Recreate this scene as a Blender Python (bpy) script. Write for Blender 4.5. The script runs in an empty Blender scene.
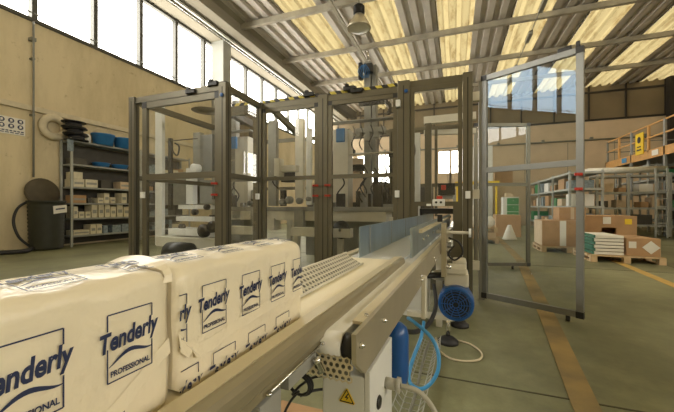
import bpy, bmesh, math, random
from mathutils import Vector, Matrix
random.seed(7)
C = bpy.context.scene.collection
sc = bpy.context.scene
# ---------------------------------------------------------------- camera
TH = math.atan(118 / 320)                    # camera looks a little left of the hall's length (+Y)
cam_d = bpy.data.cameras.new('camera')
cam_d.sensor_width = 36
cam_d.lens = 36 * 320 / 674
cam_d.clip_start = 0.02
cam_d.clip_end = 300
cam = bpy.data.objects.new('camera', cam_d)
cam.location = (0, 0, 1.05)
cam.rotation_euler = (math.radians(90), 0, TH)
C.objects.link(cam)
sc.camera = cam
# ---------------------------------------------------------------- world, sun, exposure
w = bpy.data.worlds.new('sky')
sc.world = w
w.use_nodes = True
bg = w.node_tree.nodes['Background']
bg.inputs[0].default_value = (1.0, 0.955, 0.855, 1)
bg.inputs[1].default_value = 10
sun_d = bpy.data.lights.new('sun', 'SUN')
sun_d.energy = 2.0
sun_d.color = (1.0, 0.86, 0.62)
sun_d.angle = math.radians(1)
sun = bpy.data.objects.new('sun', sun_d)
sun.rotation_euler = (math.radians(12), math.radians(28), 0)
C.objects.link(sun)
sc.view_settings.view_transform = 'Standard'
sc.view_settings.look = 'None'
sc.view_settings.gamma = 1
sc.view_settings.exposure = 0.32
sc.cycles.use_denoising = True
sc.cycles.max_bounces = 14
sc.cycles.diffuse_bounces = 4
sc.cycles.transparent_max_bounces = 24
sc.cycles.sample_clamp_indirect = 8


def portal(loc, rot, sx, sy):
    d = bpy.data.lights.new('portal', 'AREA')
    d.shape = 'RECTANGLE'
    d.size = sx
    d.size_y = sy
    d.cycles.is_portal = True
    o = bpy.data.objects.new('portal', d)
    o.location = loc
    o.rotation_euler = rot
    C.objects.link(o)


# ---------------------------------------------------------------- materials
def new_mat(name):
    m = bpy.data.materials.new(name)
    m.use_nodes = True
    return m, m.node_tree.nodes, m.node_tree.links


def mat(name, col, rough=0.5, metal=0.0, var=0.12, scale=6.0, bump=0.0, bscale=60.0, spec=0.5, stretch=None, col2=None):
    m, N, L = new_mat(name)
    b = N['Principled BSDF']
    b.inputs['Roughness'].default_value = rough
    b.inputs['Metallic'].default_value = metal
    b.inputs['Specular IOR Level'].default_value = spec
    tc = N.new('ShaderNodeTexCoord')
    mp = N.new('ShaderNodeMapping')
    if stretch:
        mp.inputs['Scale'].default_value = stretch
    L.new(tc.outputs['Object'], mp.inputs[0])
    n = N.new('ShaderNodeTexNoise')
    n.inputs['Scale'].default_value = scale
    n.inputs['Detail'].default_value = 6
    L.new(mp.outputs[0], n.inputs['Vector'])
    r = N.new('ShaderNodeValToRGB')
    r.color_ramp.elements[0].position = 0.3
    r.color_ramp.elements[1].position = 0.7
    c2 = col2 if col2 else tuple(min(1, c * (1 + var)) for c in col)
    r.color_ramp.elements[0].color = (*[c * (1 - var) for c in col], 1)
    r.color_ramp.elements[1].color = (*c2, 1)
    L.new(n.outputs['Fac'], r.inputs[0])
    L.new(r.outputs[0], b.inputs['Base Color'])
    if bump > 0:
        n2 = N.new('ShaderNodeTexNoise')
        n2.inputs['Scale'].default_value = bscale
        n2.inputs['Detail'].default_value = 4
        L.new(mp.outputs[0], n2.inputs['Vector'])
        bp = N.new('ShaderNodeBump')
        bp.inputs['Strength'].default_value = bump
        bp.inputs['Distance'].default_value = 0.02
        L.new(n2.outputs['Fac'], bp.inputs['Height'])
        L.new(bp.outputs[0], b.inputs['Normal'])
    return m


def floor_mat():
    m, N, L = new_mat('floor_concrete')
    b = N['Principled BSDF']
    tc = N.new('ShaderNodeTexCoord')
    n = N.new('ShaderNodeTexNoise'); n.inputs['Scale'].default_value = 0.55; n.inputs['Detail'].default_value = 9; n.inputs['Roughness'].default_value = 0.65
    L.new(tc.outputs['Object'], n.inputs['Vector'])
    r = N.new('ShaderNodeValToRGB')
    e = r.color_ramp.elements
    e[0].position = 0.36; e[0].color = (0.145, 0.148, 0.085, 1)
    e[1].position = 0.64; e[1].color = (0.295, 0.30, 0.175, 1)
    L.new(n.outputs['Fac'], r.inputs[0])
    n2 = N.new('ShaderNodeTexNoise'); n2.inputs['Scale'].default_value = 7; n2.inputs['Detail'].default_value = 8; n2.inputs['Roughness'].default_value = 0.7
    L.new(tc.outputs['Object'], n2.inputs['Vector'])
    r2 = N.new('ShaderNodeValToRGB')
    r2.color_ramp.elements[0].position = 0.35; r2.color_ramp.elements[0].color = (0.8, 0.78, 0.74, 1)
    r2.color_ramp.elements[1].position = 0.62; r2.color_ramp.elements[1].color = (1.08, 1.08, 1.08, 1)
    L.new(n2.outputs['Fac'], r2.inputs[0])
    mx = N.new('ShaderNodeMixRGB'); mx.blend_type = 'MULTIPLY'; mx.inputs[0].default_value = 1
    L.new(r.outputs[0], mx.inputs[1]); L.new(r2.outputs[0], mx.inputs[2])
    L.new(mx.outputs[0], b.inputs['Base Color'])
    rr = N.new('ShaderNodeMapRange'); rr.inputs[3].default_value = 0.32; rr.inputs[4].default_value = 0.6
    L.new(n2.outputs['Fac'], rr.inputs[0]); L.new(rr.outputs[0], b.inputs['Roughness'])
    bp = N.new('ShaderNodeBump'); bp.inputs['Strength'].default_value = 0.1; bp.inputs['Distance'].default_value = 0.01
    L.new(n2.outputs['Fac'], bp.inputs['Height']); L.new(bp.outputs[0], b.inputs['Normal'])
    return m


def wall_mat():
    m, N, L = new_mat('wall_plaster')
    b = N['Principled BSDF']; b.inputs['Roughness'].default_value = 0.85
    tc = N.new('ShaderNodeTexCoord')
    mp = N.new('ShaderNodeMapping'); mp.inputs['Scale'].default_value = (1, 1, 0.3)
    L.new(tc.outputs['Object'], mp.inputs[0])
    n = N.new('ShaderNodeTexNoise'); n.inputs['Scale'].default_value = 1.1; n.inputs['Detail'].default_value = 10; n.inputs['Roughness'].default_value = 0.7
    L.new(mp.outputs[0], n.inputs['Vector'])
    r = N.new('ShaderNodeValToRGB'); e = r.color_ramp.elements
    e[0].position = 0.28; e[0].color = (0.50, 0.415, 0.25, 1)
    e[1].position = 0.6; e[1].color = (0.68, 0.58, 0.38, 1)
    L.new(n.outputs['Fac'], r.inputs[0])
    n2 = N.new('ShaderNodeTexNoise'); n2.inputs['Scale'].default_value = 5; n2.inputs['Detail'].default_value = 8; n2.inputs['Roughness'].default_value = 0.75
    L.new(tc.outputs['Object'], n2.inputs['Vector'])
    r2 = N.new('ShaderNodeValToRGB')
    r2.color_ramp.elements[0].position = 0.27; r2.color_ramp.elements[0].color = (0.62, 0.58, 0.52, 1)
    r2.color_ramp.elements[1].position = 0.40; r2.color_ramp.elements[1].color = (1, 1, 1, 1)
    L.new(n2.outputs['Fac'], r2.inputs[0])
    mx = N.new('ShaderNodeMixRGB'); mx.blend_type = 'MULTIPLY'; mx.inputs[0].default_value = 1
    L.new(r.outputs[0], mx.inputs[1]); L.new(r2.outputs[0], mx.inputs[2])
    L.new(mx.outputs[0], b.inputs['Base Color'])
    return m


def glass_mat(name, tint=(0.9, 0.92, 0.9), haze=0.02, refl=0.0, gcol=(1, 1, 1)):
    m, N, L = new_mat(name)
    N.remove(N['Principled BSDF'])
    out = N['Material Output']
    t = N.new('ShaderNodeBsdfTransparent'); t.inputs[0].default_value = (*tint, 1)
    d = N.new('ShaderNodeBsdfDiffuse'); d.inputs[0].default_value = (0.7, 0.7, 0.66, 1)
    g = N.new('ShaderNodeBsdfGlossy'); g.inputs['Roughness'].default_value = 0.015; g.inputs[0].default_value = (*gcol, 1)
    lw = N.new('ShaderNodeLayerWeight'); lw.inputs[0].default_value = 0.35
    mr = N.new('ShaderNodeMapRange'); mr.inputs[3].default_value = refl; mr.inputs[4].default_value = 0.9
    L.new(lw.outputs['Fresnel'], mr.inputs[0])
    m1 = N.new('ShaderNodeMixShader'); m1.inputs[0].default_value = haze
    L.new(t.outputs[0], m1.inputs[1]); L.new(d.outputs[0], m1.inputs[2])
    m2 = N.new('ShaderNodeMixShader')
    L.new(mr.outputs[0], m2.inputs[0]); L.new(m1.outputs[0], m2.inputs[1]); L.new(g.outputs[0], m2.inputs[2])
    L.new(m2.outputs[0], out.inputs[0])
    return m


def skylight_mat():
    m, N, L = new_mat('skylight_fibreglass')
    N.remove(N['Principled BSDF'])
    out = N['Material Output']
    tc = N.new('ShaderNodeTexCoord')
    n = N.new('ShaderNodeTexNoise'); n.inputs['Scale'].default_value = 1.6; n.inputs['Detail'].default_value = 10; n.inputs['Roughness'].default_value = 0.7
    mp = N.new('ShaderNodeMapping'); mp.inputs['Scale'].default_value = (1.6, 0.5, 1)
    L.new(tc.outputs['Object'], mp.inputs[0]); L.new(mp.outputs[0], n.inputs['Vector'])
    r = N.new('ShaderNodeValToRGB'); e = r.color_ramp.elements
    e[0].position = 0.27; e[0].color = (0.48, 0.32, 0.13, 1)
    e[1].position = 0.50; e[1].color = (0.95, 0.80, 0.47, 1)
    L.new(n.outputs['Fac'], r.inputs[0])
    dm = N.new('ShaderNodeMixRGB'); dm.blend_type = 'MULTIPLY'; dm.inputs[0].default_value = 1; dm.inputs[2].default_value = (.088, .087, .078, 1)
    L.new(r.outputs[0], dm.inputs[1])
    t = N.new('ShaderNodeBsdfTranslucent'); L.new(dm.outputs[0], t.inputs[0])
    d = N.new('ShaderNodeBsdfDiffuse'); L.new(r.outputs[0], d.inputs[0])
    mx = N.new('ShaderNodeMixShader'); mx.inputs[0].default_value = 0.15
    L.new(t.outputs[0], mx.inputs[1]); L.new(d.outputs[0], mx.inputs[2])
    L.new(mx.outputs[0], out.inputs[0])
    return m


def stripe_mat():
    m, N, L = new_mat('hazard_tape')
    b = N['Principled BSDF']; b.inputs['Roughness'].default_value = 0.45
    tc = N.new('ShaderNodeTexCoord')
    mp = N.new('ShaderNodeMapping'); mp.inputs['Rotation'].default_value = (0, math.radians(38), 0)
    L.new(tc.outputs['Object'], mp.inputs[0])
    wv = N.new('ShaderNodeTexWave'); wv.wave_type = 'BANDS'; wv.bands_direction = 'X'; wv.inputs['Scale'].default_value = 2.7
    L.new(mp.outputs[0], wv.inputs['Vector'])
    r = N.new('ShaderNodeValToRGB'); r.color_ramp.interpolation = 'CONSTANT'
    r.color_ramp.elements[0].color = (0.015, 0.015, 0.015, 1)
    r.color_ramp.elements[1].position = 0.5; r.color_ramp.elements[1].color = (0.62, 0.52, 0.08, 1)
    L.new(wv.outputs['Fac'], r.inputs[0]); L.new(r.outputs[0], b.inputs['Base Color'])
    return m


M = {}
M['floor'] = floor_mat()
M['wall'] = wall_mat()
M['glass'] = glass_mat('polycarbonate', tint=(.93, .94, .93), haze=0.008)
M['glass_leaf'] = glass_mat('polycarbonate_leaf', tint=(0.86, 0.9, 0.92), haze=0.01, refl=0.012, gcol=(.48, .68, .92))  # blue of the reflected sky is put into the gloss colour
M['skylight'] = skylight_mat()
M['tape'] = stripe_mat()
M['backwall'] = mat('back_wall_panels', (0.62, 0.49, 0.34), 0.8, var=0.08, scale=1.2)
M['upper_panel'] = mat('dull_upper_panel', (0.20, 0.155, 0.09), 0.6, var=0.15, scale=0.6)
M['roof'] = mat('roof_sheet', (0.54, 0.50, 0.44), 0.5, var=0.10, scale=1.5)
M['concrete'] = mat('beam_concrete', (0.25, 0.225, 0.165), 0.85, var=0.15, scale=1.3, stretch=(1, .3, 1))
M['purlin'] = mat('purlin_concrete', (0.34, 0.31, 0.24), 0.8, var=0.18, scale=2)
M['column'] = mat('column_paint', (0.36, 0.36, 0.32), 0.7, var=0.08, scale=2)
M['mullion'] = mat('mullion_paint', (0.07, 0.068, 0.055), 0.6, var=0.1)
M['dark_steel'] = mat('dark_steel', (0.035, 0.03, 0.025), 0.5, metal=0.3)
M['alu'] = mat('anodised_aluminium', (0.15, 0.138, 0.10), 0.4, metal=0.6, var=0.06, scale=3, stretch=(1, 1, .1))
M['alu_light'] = mat('bright_aluminium', (0.25, 0.255, 0.245), 0.4, metal=0.6, var=0.06)
M['steel'] = mat('stainless_steel', (0.62, 0.60, 0.52), 0.30, metal=0.9, var=0.08, scale=9, stretch=(.2, 1, 1))
M['steel_plate'] = mat('brushed_conveyor_plate', (0.56, 0.51, 0.40), 0.42, metal=0.7, var=0.06, scale=8)
M['rail_shade'] = mat('satin_rail_shaded', (0.36, 0.32, 0.22), 0.36, metal=0.5, var=0.06)  # darker copy of the rail colour for its shaded side
M['guide'] = mat('brushed_guide_steel', (0.36, 0.44, 0.50), 0.33, metal=0.8, var=0.12, scale=14, stretch=(1, 1, .2))
M['belt'] = mat('cream_belt', (0.84, 0.76, 0.56), 0.36, var=0.05, scale=12, stretch=(1, .1, 1))
M['belt_white'] = mat('white_belt', (0.88, 0.88, 0.86), 0.22, var=0.04, scale=12, stretch=(1, .1, 1), spec=0.8)
M['rail_cream'] = mat('satin_rail', (0.72, 0.64, 0.45), 0.34, metal=0.35, var=0.05)
M['cream_paint'] = mat('cream_machine_paint', (0.66, 0.63, 0.53), 0.45, var=0.06)
M['white_paint'] = mat('white_machine_paint', (0.74, 0.75, 0.73), 0.45, var=0.05)
M['grey_paint'] = mat('grey_machine_paint', (0.30, 0.30, 0.27), 0.5)
M['black'] = mat('black_plastic', (0.018, 0.018, 0.018), 0.42)
M['rubber'] = mat('black_rubber', (0.02, 0.02, 0.022), 0.6)
M['blue'] = mat('blue_enamel', (0.012, 0.085, 0.30), 0.3, var=0.1)
M['blue_light'] = mat('blue_hose_plastic', (0.06, 0.30, 0.62), 0.3)
M['blue_bucket'] = mat('blue_bucket_plastic', (0.03, 0.17, 0.42), 0.45)
M['red'] = mat('red_plastic', (0.50, 0.035, 0.02), 0.4)
M['orange'] = mat('orange_paint', (0.62, 0.34, 0.11), 0.5)
M['yellow'] = mat('yellow_sign', (0.85, 0.60, 0.03), 0.5, var=0.03)
M['yellow_line'] = mat('worn_yellow_paint', (0.16, 0.13, 0.075), 0.6, scale=2.2, col2=(0.42, 0.285, 0.10))
M['ochre_line'] = mat('ochre_floor_paint', (0.56, 0.37, 0.11), 0.6, scale=9, var=0.15)
M['joint'] = mat('joint_filler', (0.07, 0.065, 0.04), 0.8)
M['card'] = mat('cardboard', (0.44, 0.27, 0.14), 0.8, var=0.08)
M['card_light'] = mat('light_cardboard', (0.60, 0.47, 0.32), 0.8, var=0.08)
M['wood'] = mat('pallet_wood', (0.56, 0.41, 0.24), 0.8, var=0.2, scale=5, stretch=(1, 6, 1))
M['white_paper'] = mat('white_paper', (0.78, 0.76, 0.70), 0.7, var=0.03)
M['cream_box'] = mat('cream_box_card', (0.62, 0.57, 0.43), 0.75, var=0.1, scale=12)
M['bluegrey_box'] = mat('bluegrey_box', (0.22, 0.27, 0.30), 0.6, var=0.3, scale=14)
M['dark_box'] = mat('dark_box', (0.07, 0.065, 0.055), 0.6)
M['olive'] = mat('olive_rubber', (0.026, 0.028, 0.018), 0.6, var=0.15)
M['tan'] = mat('tan_rubber', (0.075, 0.06, 0.036), 0.7, var=0.15)
M['cream_tyre'] = mat('cream_foam', (0.60, 0.53, 0.38), 0.7)
M['film'] = mat('wrap_film_paper', (0.84, 0.765, 0.59), 0.32, var=0.04, scale=5, bump=0.25, bscale=22, spec=0.6)
M['ink'] = mat('navy_ink', (0.022, 0.034, 0.095), 0.5, var=0.02)
M['green'] = mat('green_enamel', (0.05, 0.26, 0.10), 0.5)
M['green_dark'] = mat('green_edge', (0.04, 0.16, 0.11), 0.6)
M['rack'] = mat('rack_grey', (0.42, 0.43, 0.40), 0.5, metal=0.2)
M['rack_dark'] = mat('shelf_grey', (0.30, 0.31, 0.30), 0.5, metal=0.2)
M['brick'] = mat('salmon_render', (0.52, 0.25, 0.16), 0.9)
M['roll'] = mat('white_roll', (0.72, 0.70, 0.62), 0.6)
M['conduit'] = mat('conduit_grey', (0.20, 0.20, 0.17), 0.5)
M['lamp_alu'] = mat('lamp_reflector', (0.55, 0.50, 0.40), 0.35, metal=0.8)
M['lamp_glass'] = mat('lamp_lens', (0.72, 0.70, 0.62), 0.3)
M['tube'] = mat('white_strip', (0.80, 0.80, 0.76), 0.3)
M['chrome'] = mat('chrome', (0.72, 0.72, 0.70), 0.18, metal=1.0, var=0.02)
M['silver_hose'] = mat('grey_conduit_hose', (0.42, 0.41, 0.36), 0.4)


# ---------------------------------------------------------------- mesh helpers
def ray(px, py):
    r = (px - 337) / 320
    return (r * math.cos(TH) - math.sin(TH), math.cos(TH) + r * math.sin(TH), (206 - py) / 320)


def at(px, py, y):                 # the point at depth Y behind a spot of the photograph
    d = ray(px, py)
    t = y / d[1]
    return Vector((d[0] * t, y, 1.05 + d[2] * t))


def atx(px, py, x):                # the same on the plane X = x
    d = ray(px, py)
    t = x / d[0]
    return Vector((x, d[1] * t, 1.05 + d[2] * t))


def atz(px, py, z):
    d = ray(px, py)
    t = (z - 1.05) / d[2]
    return Vector((d[0] * t, d[1] * t, z))


U = Vector((0.0459, 0.9989, 0))
V = Vector((0.9989, -0.0459, 0))
UR = math.atan2(0.9989, 0.0459) - math.pi / 2     # rotation of the conveyor line


def cv(s, a, z=0.0):               # conveyor frame: s along the line, a across, z up
    return U * s + V * a + Vector((0, 0, z))


class MB:
    def __init__(self):
        self.bm = bmesh.new()
        self.smooth = False

    def box(self, a, b, bev=0.0, rot=None, org=None):
        x0, x1 = sorted((a[0], b[0])); y0, y1 = sorted((a[1], b[1])); z0, z1 = sorted((a[2], b[2]))
        vs = [self.bm.verts.new(p) for p in ((x0, y0, z0), (x1, y0, z0), (x1, y1, z0), (x0, y1, z0),
                                              (x0, y0, z1), (x1, y0, z1), (x1, y1, z1), (x0, y1, z1))]
        fs = [self.bm.faces.new([vs[i] for i in f]) for f in ((3, 2, 1, 0), (4, 5, 6, 7), (0, 1, 5, 4), (1, 2, 6, 5), (2, 3, 7, 6), (3, 0, 4, 7))]
        if bev > 0:
            es = list({e for f in fs for e in f.edges})
            r = bmesh.ops.bevel(self.bm, geom=es, offset=bev, segments=2, affect='EDGES', profile=0.6)
            vs = list({v for f in r['faces'] for v in f.verts} | {v for v in vs if v.is_valid})
        if rot is not None:
            o = Vector(org) if org is not None else Vector(((x0 + x1) / 2, (y0 + y1) / 2, (z0 + z1) / 2))
            for v in vs:
                v.co = rot @ (v.co - o) + o
        return vs

    def cbox(self, s0, s1, a0, a1, z0, z1, bev=0.0):          # box in the conveyor frame
        vs = self.box((a0, s0, z0), (a1, s1, z1), bev)
        for v in vs:
            v.co = cv(v.co.y, v.co.x, v.co.z)
        return vs

    def beam(self, p0, p1, wd, ht, up=(0, 0, 1)):
        p0, p1 = Vector(p0), Vector(p1)
        d = (p1 - p0).normalized()
        s = d.cross(Vector(up)).normalized()
        n = s.cross(d).normalized()
        q = []
        for p in (p0, p1):
            for i, j in ((-1, -1), (1, -1), (1, 1), (-1, 1)):
                q.append(self.bm.verts.new(p + s * i * wd / 2 + n * j * ht / 2))
        for f in ((3, 2, 1, 0), (4, 5, 6, 7), (0, 1, 5, 4), (1, 2, 6, 5), (2, 3, 7, 6), (3, 0, 4, 7)):
            self.bm.faces.new([q[i] for i in f])

    def cyl(self, p0, p1, r, r1=None, seg=20):
        self.tube([p0, p1], [r, r if r1 is None else r1], seg)

    def tube(self, pts, r, seg=10, closed=False):
        pts = [Vector(p) for p in pts]
        n = len(pts)
        rs = r if isinstance(r, (list, tuple)) else [r] * n
        rings = []
        prev = None
        for i, p in enumerate(pts):
            if closed:
                d = (pts[(i + 1) % n] - pts[i - 1]).normalized()
            else:
                a = pts[max(i - 1, 0)]; b = pts[min(i + 1, n - 1)]
                d = (b - a).normalized()
            if prev is None:
                ref = Vector((0, 0, 1)) if abs(d.z) < 0.9 else Vector((1, 0, 0))
            else:
                ref = prev
            s = d.cross(ref)
            if s.length < 1e-6:
                s = d.cross(Vector((0, 1, 0)))
            s.normalize()
            t = s.cross(d).normalized()
            prev = t
            rings.append([self.bm.verts.new(p + (s * math.cos(k * 2 * math.pi / seg) + t * math.sin(k * 2 * math.pi / seg)) * rs[i]) for k in range(seg)])
        m = n if closed else n - 1
        for i in range(m):
            A, B = rings[i], rings[(i + 1) % n]
            for k in range(seg):
                f = self.bm.faces.new((A[k], A[(k + 1) % seg], B[(k + 1) % seg], B[k]))
                f.smooth = True
        if not closed:
            self.bm.faces.new(rings[0][::-1])
            self.bm.faces.new(rings[-1])

    def lathe(self, prof, org, axis=(0, 0, 1), seg=32):       # prof: (radius, height) pairs
        ax = Vector(axis).normalized()
        ref = Vector((1, 0, 0)) if abs(ax.x) < 0.9 else Vector((0, 1, 0))
        s = ax.cross(ref).normalized(); t = ax.cross(s)
        org = Vector(org)
        rings = []
        for r, h in prof:
            rings.append([self.bm.verts.new(org + ax * h + (s * math.cos(k * 2 * math.pi / seg) + t * math.sin(k * 2 * math.pi / seg)) * max(r, 1e-4)) for k in range(seg)])
        for A, B in zip(rings, rings[1:]):
            for k in range(seg):
                f = self.bm.faces.new((A[k], A[(k + 1) % seg], B[(k + 1) % seg], B[k])); f.smooth = True
        self.bm.faces.new(rings[0][::-1]); self.bm.faces.new(rings[-1])

    def prism(self, poly, p0, p1, X, Z):                      # 2D outline swept from p0 to p1
        p0, p1, X, Z = Vector(p0), Vector(p1), Vector(X), Vector(Z)
        A = [self.bm.verts.new(p0 + X * x + Z * z) for x, z in poly]
        B = [self.bm.verts.new(p1 + X * x + Z * z) for x, z in poly]
        n = len(poly)
        for k in range(n):
            self.bm.faces.new((A[k], A[(k + 1) % n], B[(k + 1) % n], B[k]))
        self.bm.faces.new(A[::-1]); self.bm.faces.new(B)

    def flat(self, pts, n, th):                               # outline extruded by th along n
        n = Vector(n).normalized() * th
        A = [self.bm.verts.new(Vector(p)) for p in pts]
        B = [self.bm.verts.new(Vector(p) + n) for p in pts]
        k = len(pts)
        for i in range(k):
            self.bm.faces.new((A[i], A[(i + 1) % k], B[(i + 1) % k], B[i]))
        self.bm.faces.new(A[::-1]); self.bm.faces.new(B)

    def build(self, name, m, parent=None, **props):
        bm = self.bm
        bmesh.ops.recalc_face_normals(bm, faces=bm.faces)
        me = bpy.data.meshes.new(name)
        o = bpy.data.objects.new(name, me)
        if parent is None:
            xs = [v.co.x for v in bm.verts]; ys = [v.co.y for v in bm.verts]; zs = [v.co.z for v in bm.verts]
            org = Vector(((min(xs) + max(xs)) / 2, (min(ys) + max(ys)) / 2, min(zs)))
            o.location = org
        else:
            org = Vector(parent['org'])
            o.parent = parent
        for v in bm.verts:
            v.co -= org
        bm.to_mesh(me); bm.free()
        me.materials.append(M[m] if isinstance(m, str) else m)
        o['org'] = tuple(org)
        for k, val in props.items():
            o[k] = val
        C.objects.link(o)
        return o


def thing(name, label, cat, loc, group=None):
    o = bpy.data.objects.new(name, None)
    o.empty_display_size = 0.1
    o.location = loc
    o['org'] = tuple(loc)
    o['label'] = label; o['category'] = cat
    if group:
        o['group'] = group
    C.objects.link(o)
    return o


def tag(o, label, cat, group=None):
    o['label'] = label; o['category'] = cat
    if group:
        o['group'] = group
    return o


def struct(name, mb, m, parent=None):
    o = mb.build(name, m, parent)
    if parent is None:
        o['kind'] = 'structure'
    return o


def dup(root, delta, label=None):
    def cp(o, par):
        c = o.copy(); C.objects.link(c)
        if par is not None:
            c.parent = par
        for ch in list(kids.get(o.name, [])):
            cp(ch, c)
        return c
    kids = {}
    for o in root.children_recursive:
        kids.setdefault(o.parent.name, []).append(o)
    r = cp(root, None)
    r.location = root.location + Vector(delta)
    if label:
        r['label'] = label
    return r


def smooth_curve(pts, n=8, closed=False):      # Catmull-Rom through points
    P = [Vector(p) for p in pts]
    out = []
    m = len(P)
    rng = range(m) if closed else range(m - 1)
    for i in rng:
        if closed:
            a, b, c, d = P[i - 1], P[i], P[(i + 1) % m], P[(i + 2) % m]
        else:
            a, b, c, d = P[max(i - 1, 0)], P[i], P[i + 1], P[min(i + 2, m - 1)]
        for k in range(n):
            t = k / n
            out.append(0.5 * ((2 * b) + (c - a) * t + (2 * a - 5 * b + 4 * c - d) * t * t + (3 * b - a - 3 * c + d) * t ** 3))
    if not closed:
        out.append(P[-1])
    return out


def text_mesh(s, size=1.0, shear=0.0, offset=0.0, spacing=1.0):
    cu = bpy.data.curves.new('t', 'FONT')
    cu.body = s; cu.size = size; cu.shear = shear; cu.offset = offset; cu.space_character = spacing
    cu.align_x = 'CENTER'; cu.align_y = 'CENTER'
    cu.resolution_u = 3
    o = bpy.data.objects.new('t', cu)
    C.objects.link(o)
    dg = bpy.context.evaluated_depsgraph_get()
    me = o.evaluated_get(dg).to_mesh()
    vs = [v.co.copy() for v in me.vertices]
    fs = [list(p.vertices) for p in me.polygons]
    o.evaluated_get(dg).to_mesh_clear()
    bpy.data.objects.remove(o); bpy.data.curves.remove(cu)
    return vs, fs


def add_text(mb, s, org, X, Yv, size, shear=0.0, offset=0.0, spacing=1.0):
    vs, fs = text_mesh(s, size, shear, offset, spacing)
    org, X, Yv = Vector(org), Vector(X), Vector(Yv)
    q = [mb.bm.verts.new(org + X * v.x + Yv * v.y) for v in vs]
    for f in fs:
        try:
            mb.bm.faces.new([q[i] for i in f])
        except ValueError:
            pass


# ================================================================= SETTING
XL, YB, XR, ZR, YF = -9.7, 25.2, 14.0, 8.8, -12.0
b = MB(); b.box((XL - .3, YF, -0.2), (XR + .3, YB + .3, 0)); struct('floor', b, 'floor')
# left wall: lower wall with one low window opening (Y 12.5..14.6, z 2.3..3.8), sill 5.55
b = MB()
b.box((XL - .3, YF, 0), (XL, 12.5, 5.55)); b.box((XL - .3, 14.6, 0), (XL, YB, 5.55))
b.box((XL - .3, 12.5, 0), (XL, 14.6, 2.2)); b.box((XL - .3, 12.5, 3.85), (XL, 14.6, 5.55))
wl = struct('wall_left', b, 'wall')
b = MB(); b.box((XL - .34, YF, 5.55), (XL + .06, YB, 5.63)); struct('trim_6', b, 'mullion')
b = MB(); b.box((XL - .3, YF, 8.0), (XL + 0.02, YB, ZR + .4)); struct('trim_8', b, 'concrete')
b = MB(); b.tube([(XL + .12, YF, 5.72), (XL + .12, YB, 5.72)], .014, 6); struct('trim_7', b, 'conduit')
for nm, pts in (('window_1', None),):
    wroot = bpy.data.objects.new('window_1', None); wroot.location = (XL, 8, 5.6); wroot['org'] = (XL, 8, 5.6); wroot['kind'] = 'structure'; C.objects.link(wroot)
    k = 0
    y = 4.83 - 1.43 * 11
    while y < YB - .5:
        if not (11.0 < y < 11.9):
            b = MB(); b.box((XL - .2, y - .06, 5.6), (XL - .02, y + .06, 8.0)); b.build('mullion', 'mullion', wroot)
        y += 1.43
    b = MB(); b.box((XL - .2, YF, 7.92), (XL - .04, YB, 8.02)); b.box((XL - .2, YF, 5.6), (XL - .04, YB, 5.68)); b.build('window_frame', 'mullion', wroot)
    for y in (4.1, 5.4, 6.75, 8.2, 9.6, 12.5, 14.0):       # opening levers
        b = MB(); b.tube([(XL + .02, y, 5.68), (XL + .55, y + .1, 5.95)], .012, 6); b.build('lever', 'conduit', wroot)
b = MB(); b.box((XL - .2, 12.5, 2.2), (XL - .1, 12.58, 3.85)); b.box((XL - .2, 14.52, 2.2), (XL - .1, 14.6, 3.85)); b.box((XL - .2, 13.5, 2.2), (XL - .1, 13.56, 3.85)); b.box((XL - .2, 12.5, 2.2), (XL - .1, 14.6, 2.27)); b.box((XL - .2, 12.5, 3.78), (XL - .1, 14.6, 3.85))
struct('window_2', b, 'mullion')
# columns of the left wall
for i, y in enumerate((-0.6, 10.9, 22.4)):
    b = MB(); b.box((XL, y, 0), (XL + .62, y + .5, 8.15), .02); struct('trim_%d' % (i + 1), b, 'column')
# long beam and gutter beam under the roof edge
b = MB()
b.prism([(-9.7, 8.0), (-9.15, 8.0), (-9.15, 8.25), (-8.9, 8.35), (-8.9, 8.8), (-9.7, 8.8)], (0, YF, 0), (0, YB, 0), (1, 0, 0), (0, 0, 1))
struct('trim_4', b, 'concrete')
b = MB()
b.prism([(-8.75, 8.15), (-8.30, 8.15), (-8.30, 8.22), (-8.44, 8.30), (-8.44, 8.66), (-8.25, 8.74), (-8.25, 8.82), (-8.8, 8.82), (-8.8, 8.74), (-8.62, 8.66), (-8.62, 8.30), (-8.75, 8.22)], (0, YF, 0), (0, YB, 0), (1, 0, 0), (0, 0, 1))
struct('trim_5', b, 'concrete')
b = MB(); b.box((-8.98, YF, 8.04), (-8.90, YB, 8.12)); b.build('cable_tray', 'tube', bpy.data.objects['trim_5'])
b = MB(); b.tube([(-9.05, YF, 8.0), (-9.05, YB, 8.0)], .025, 8); b.build('cable_pipe', 'chrome', bpy.data.objects['trim_5'])
# purlins
for i in range(11):
    y = 25.2 - 3.47 * i - 3.47
    b = MB(); b.prism([(-.08, .06), (.08, .06), (.11, .26), (-.11, .26)], (-8.6, y, 8.46), (XR, y, 8.46), (0, 1, 0), (0, 0, 1))
    struct('trim_%d' % (10 + i), b, 'purlin')


# corrugated roof: metal sheets and translucent skylight strips side by side
def corrug(mb, x0, x1, y0, y1, z, pitch):
    n = max(1, round((x1 - x0) / pitch)); p = (x1 - x0) / n
    prof = []
    for i in range(n):
        a = x0 + i * p
        prof += [(a, z + .0), (a + p * .48, z), (a + p * .58, z + .13), (a + p * .90, z + .13)]
    prof.append((x1, z))
    A = [mb.bm.verts.new((x, y0, zz)) for x, zz in prof]; B = [mb.bm.verts.new((x, y1, zz)) for x, zz in prof]
    A2 = [mb.bm.verts.new((x, y0, zz + .02)) for x, zz in prof]; B2 = [mb.bm.verts.new((x, y1, zz + .02)) for x, zz in prof]
    for i in range(len(prof) - 1):
        mb.bm.faces.new((A[i], A[i + 1], B[i + 1], B[i]))
    return prof


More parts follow.
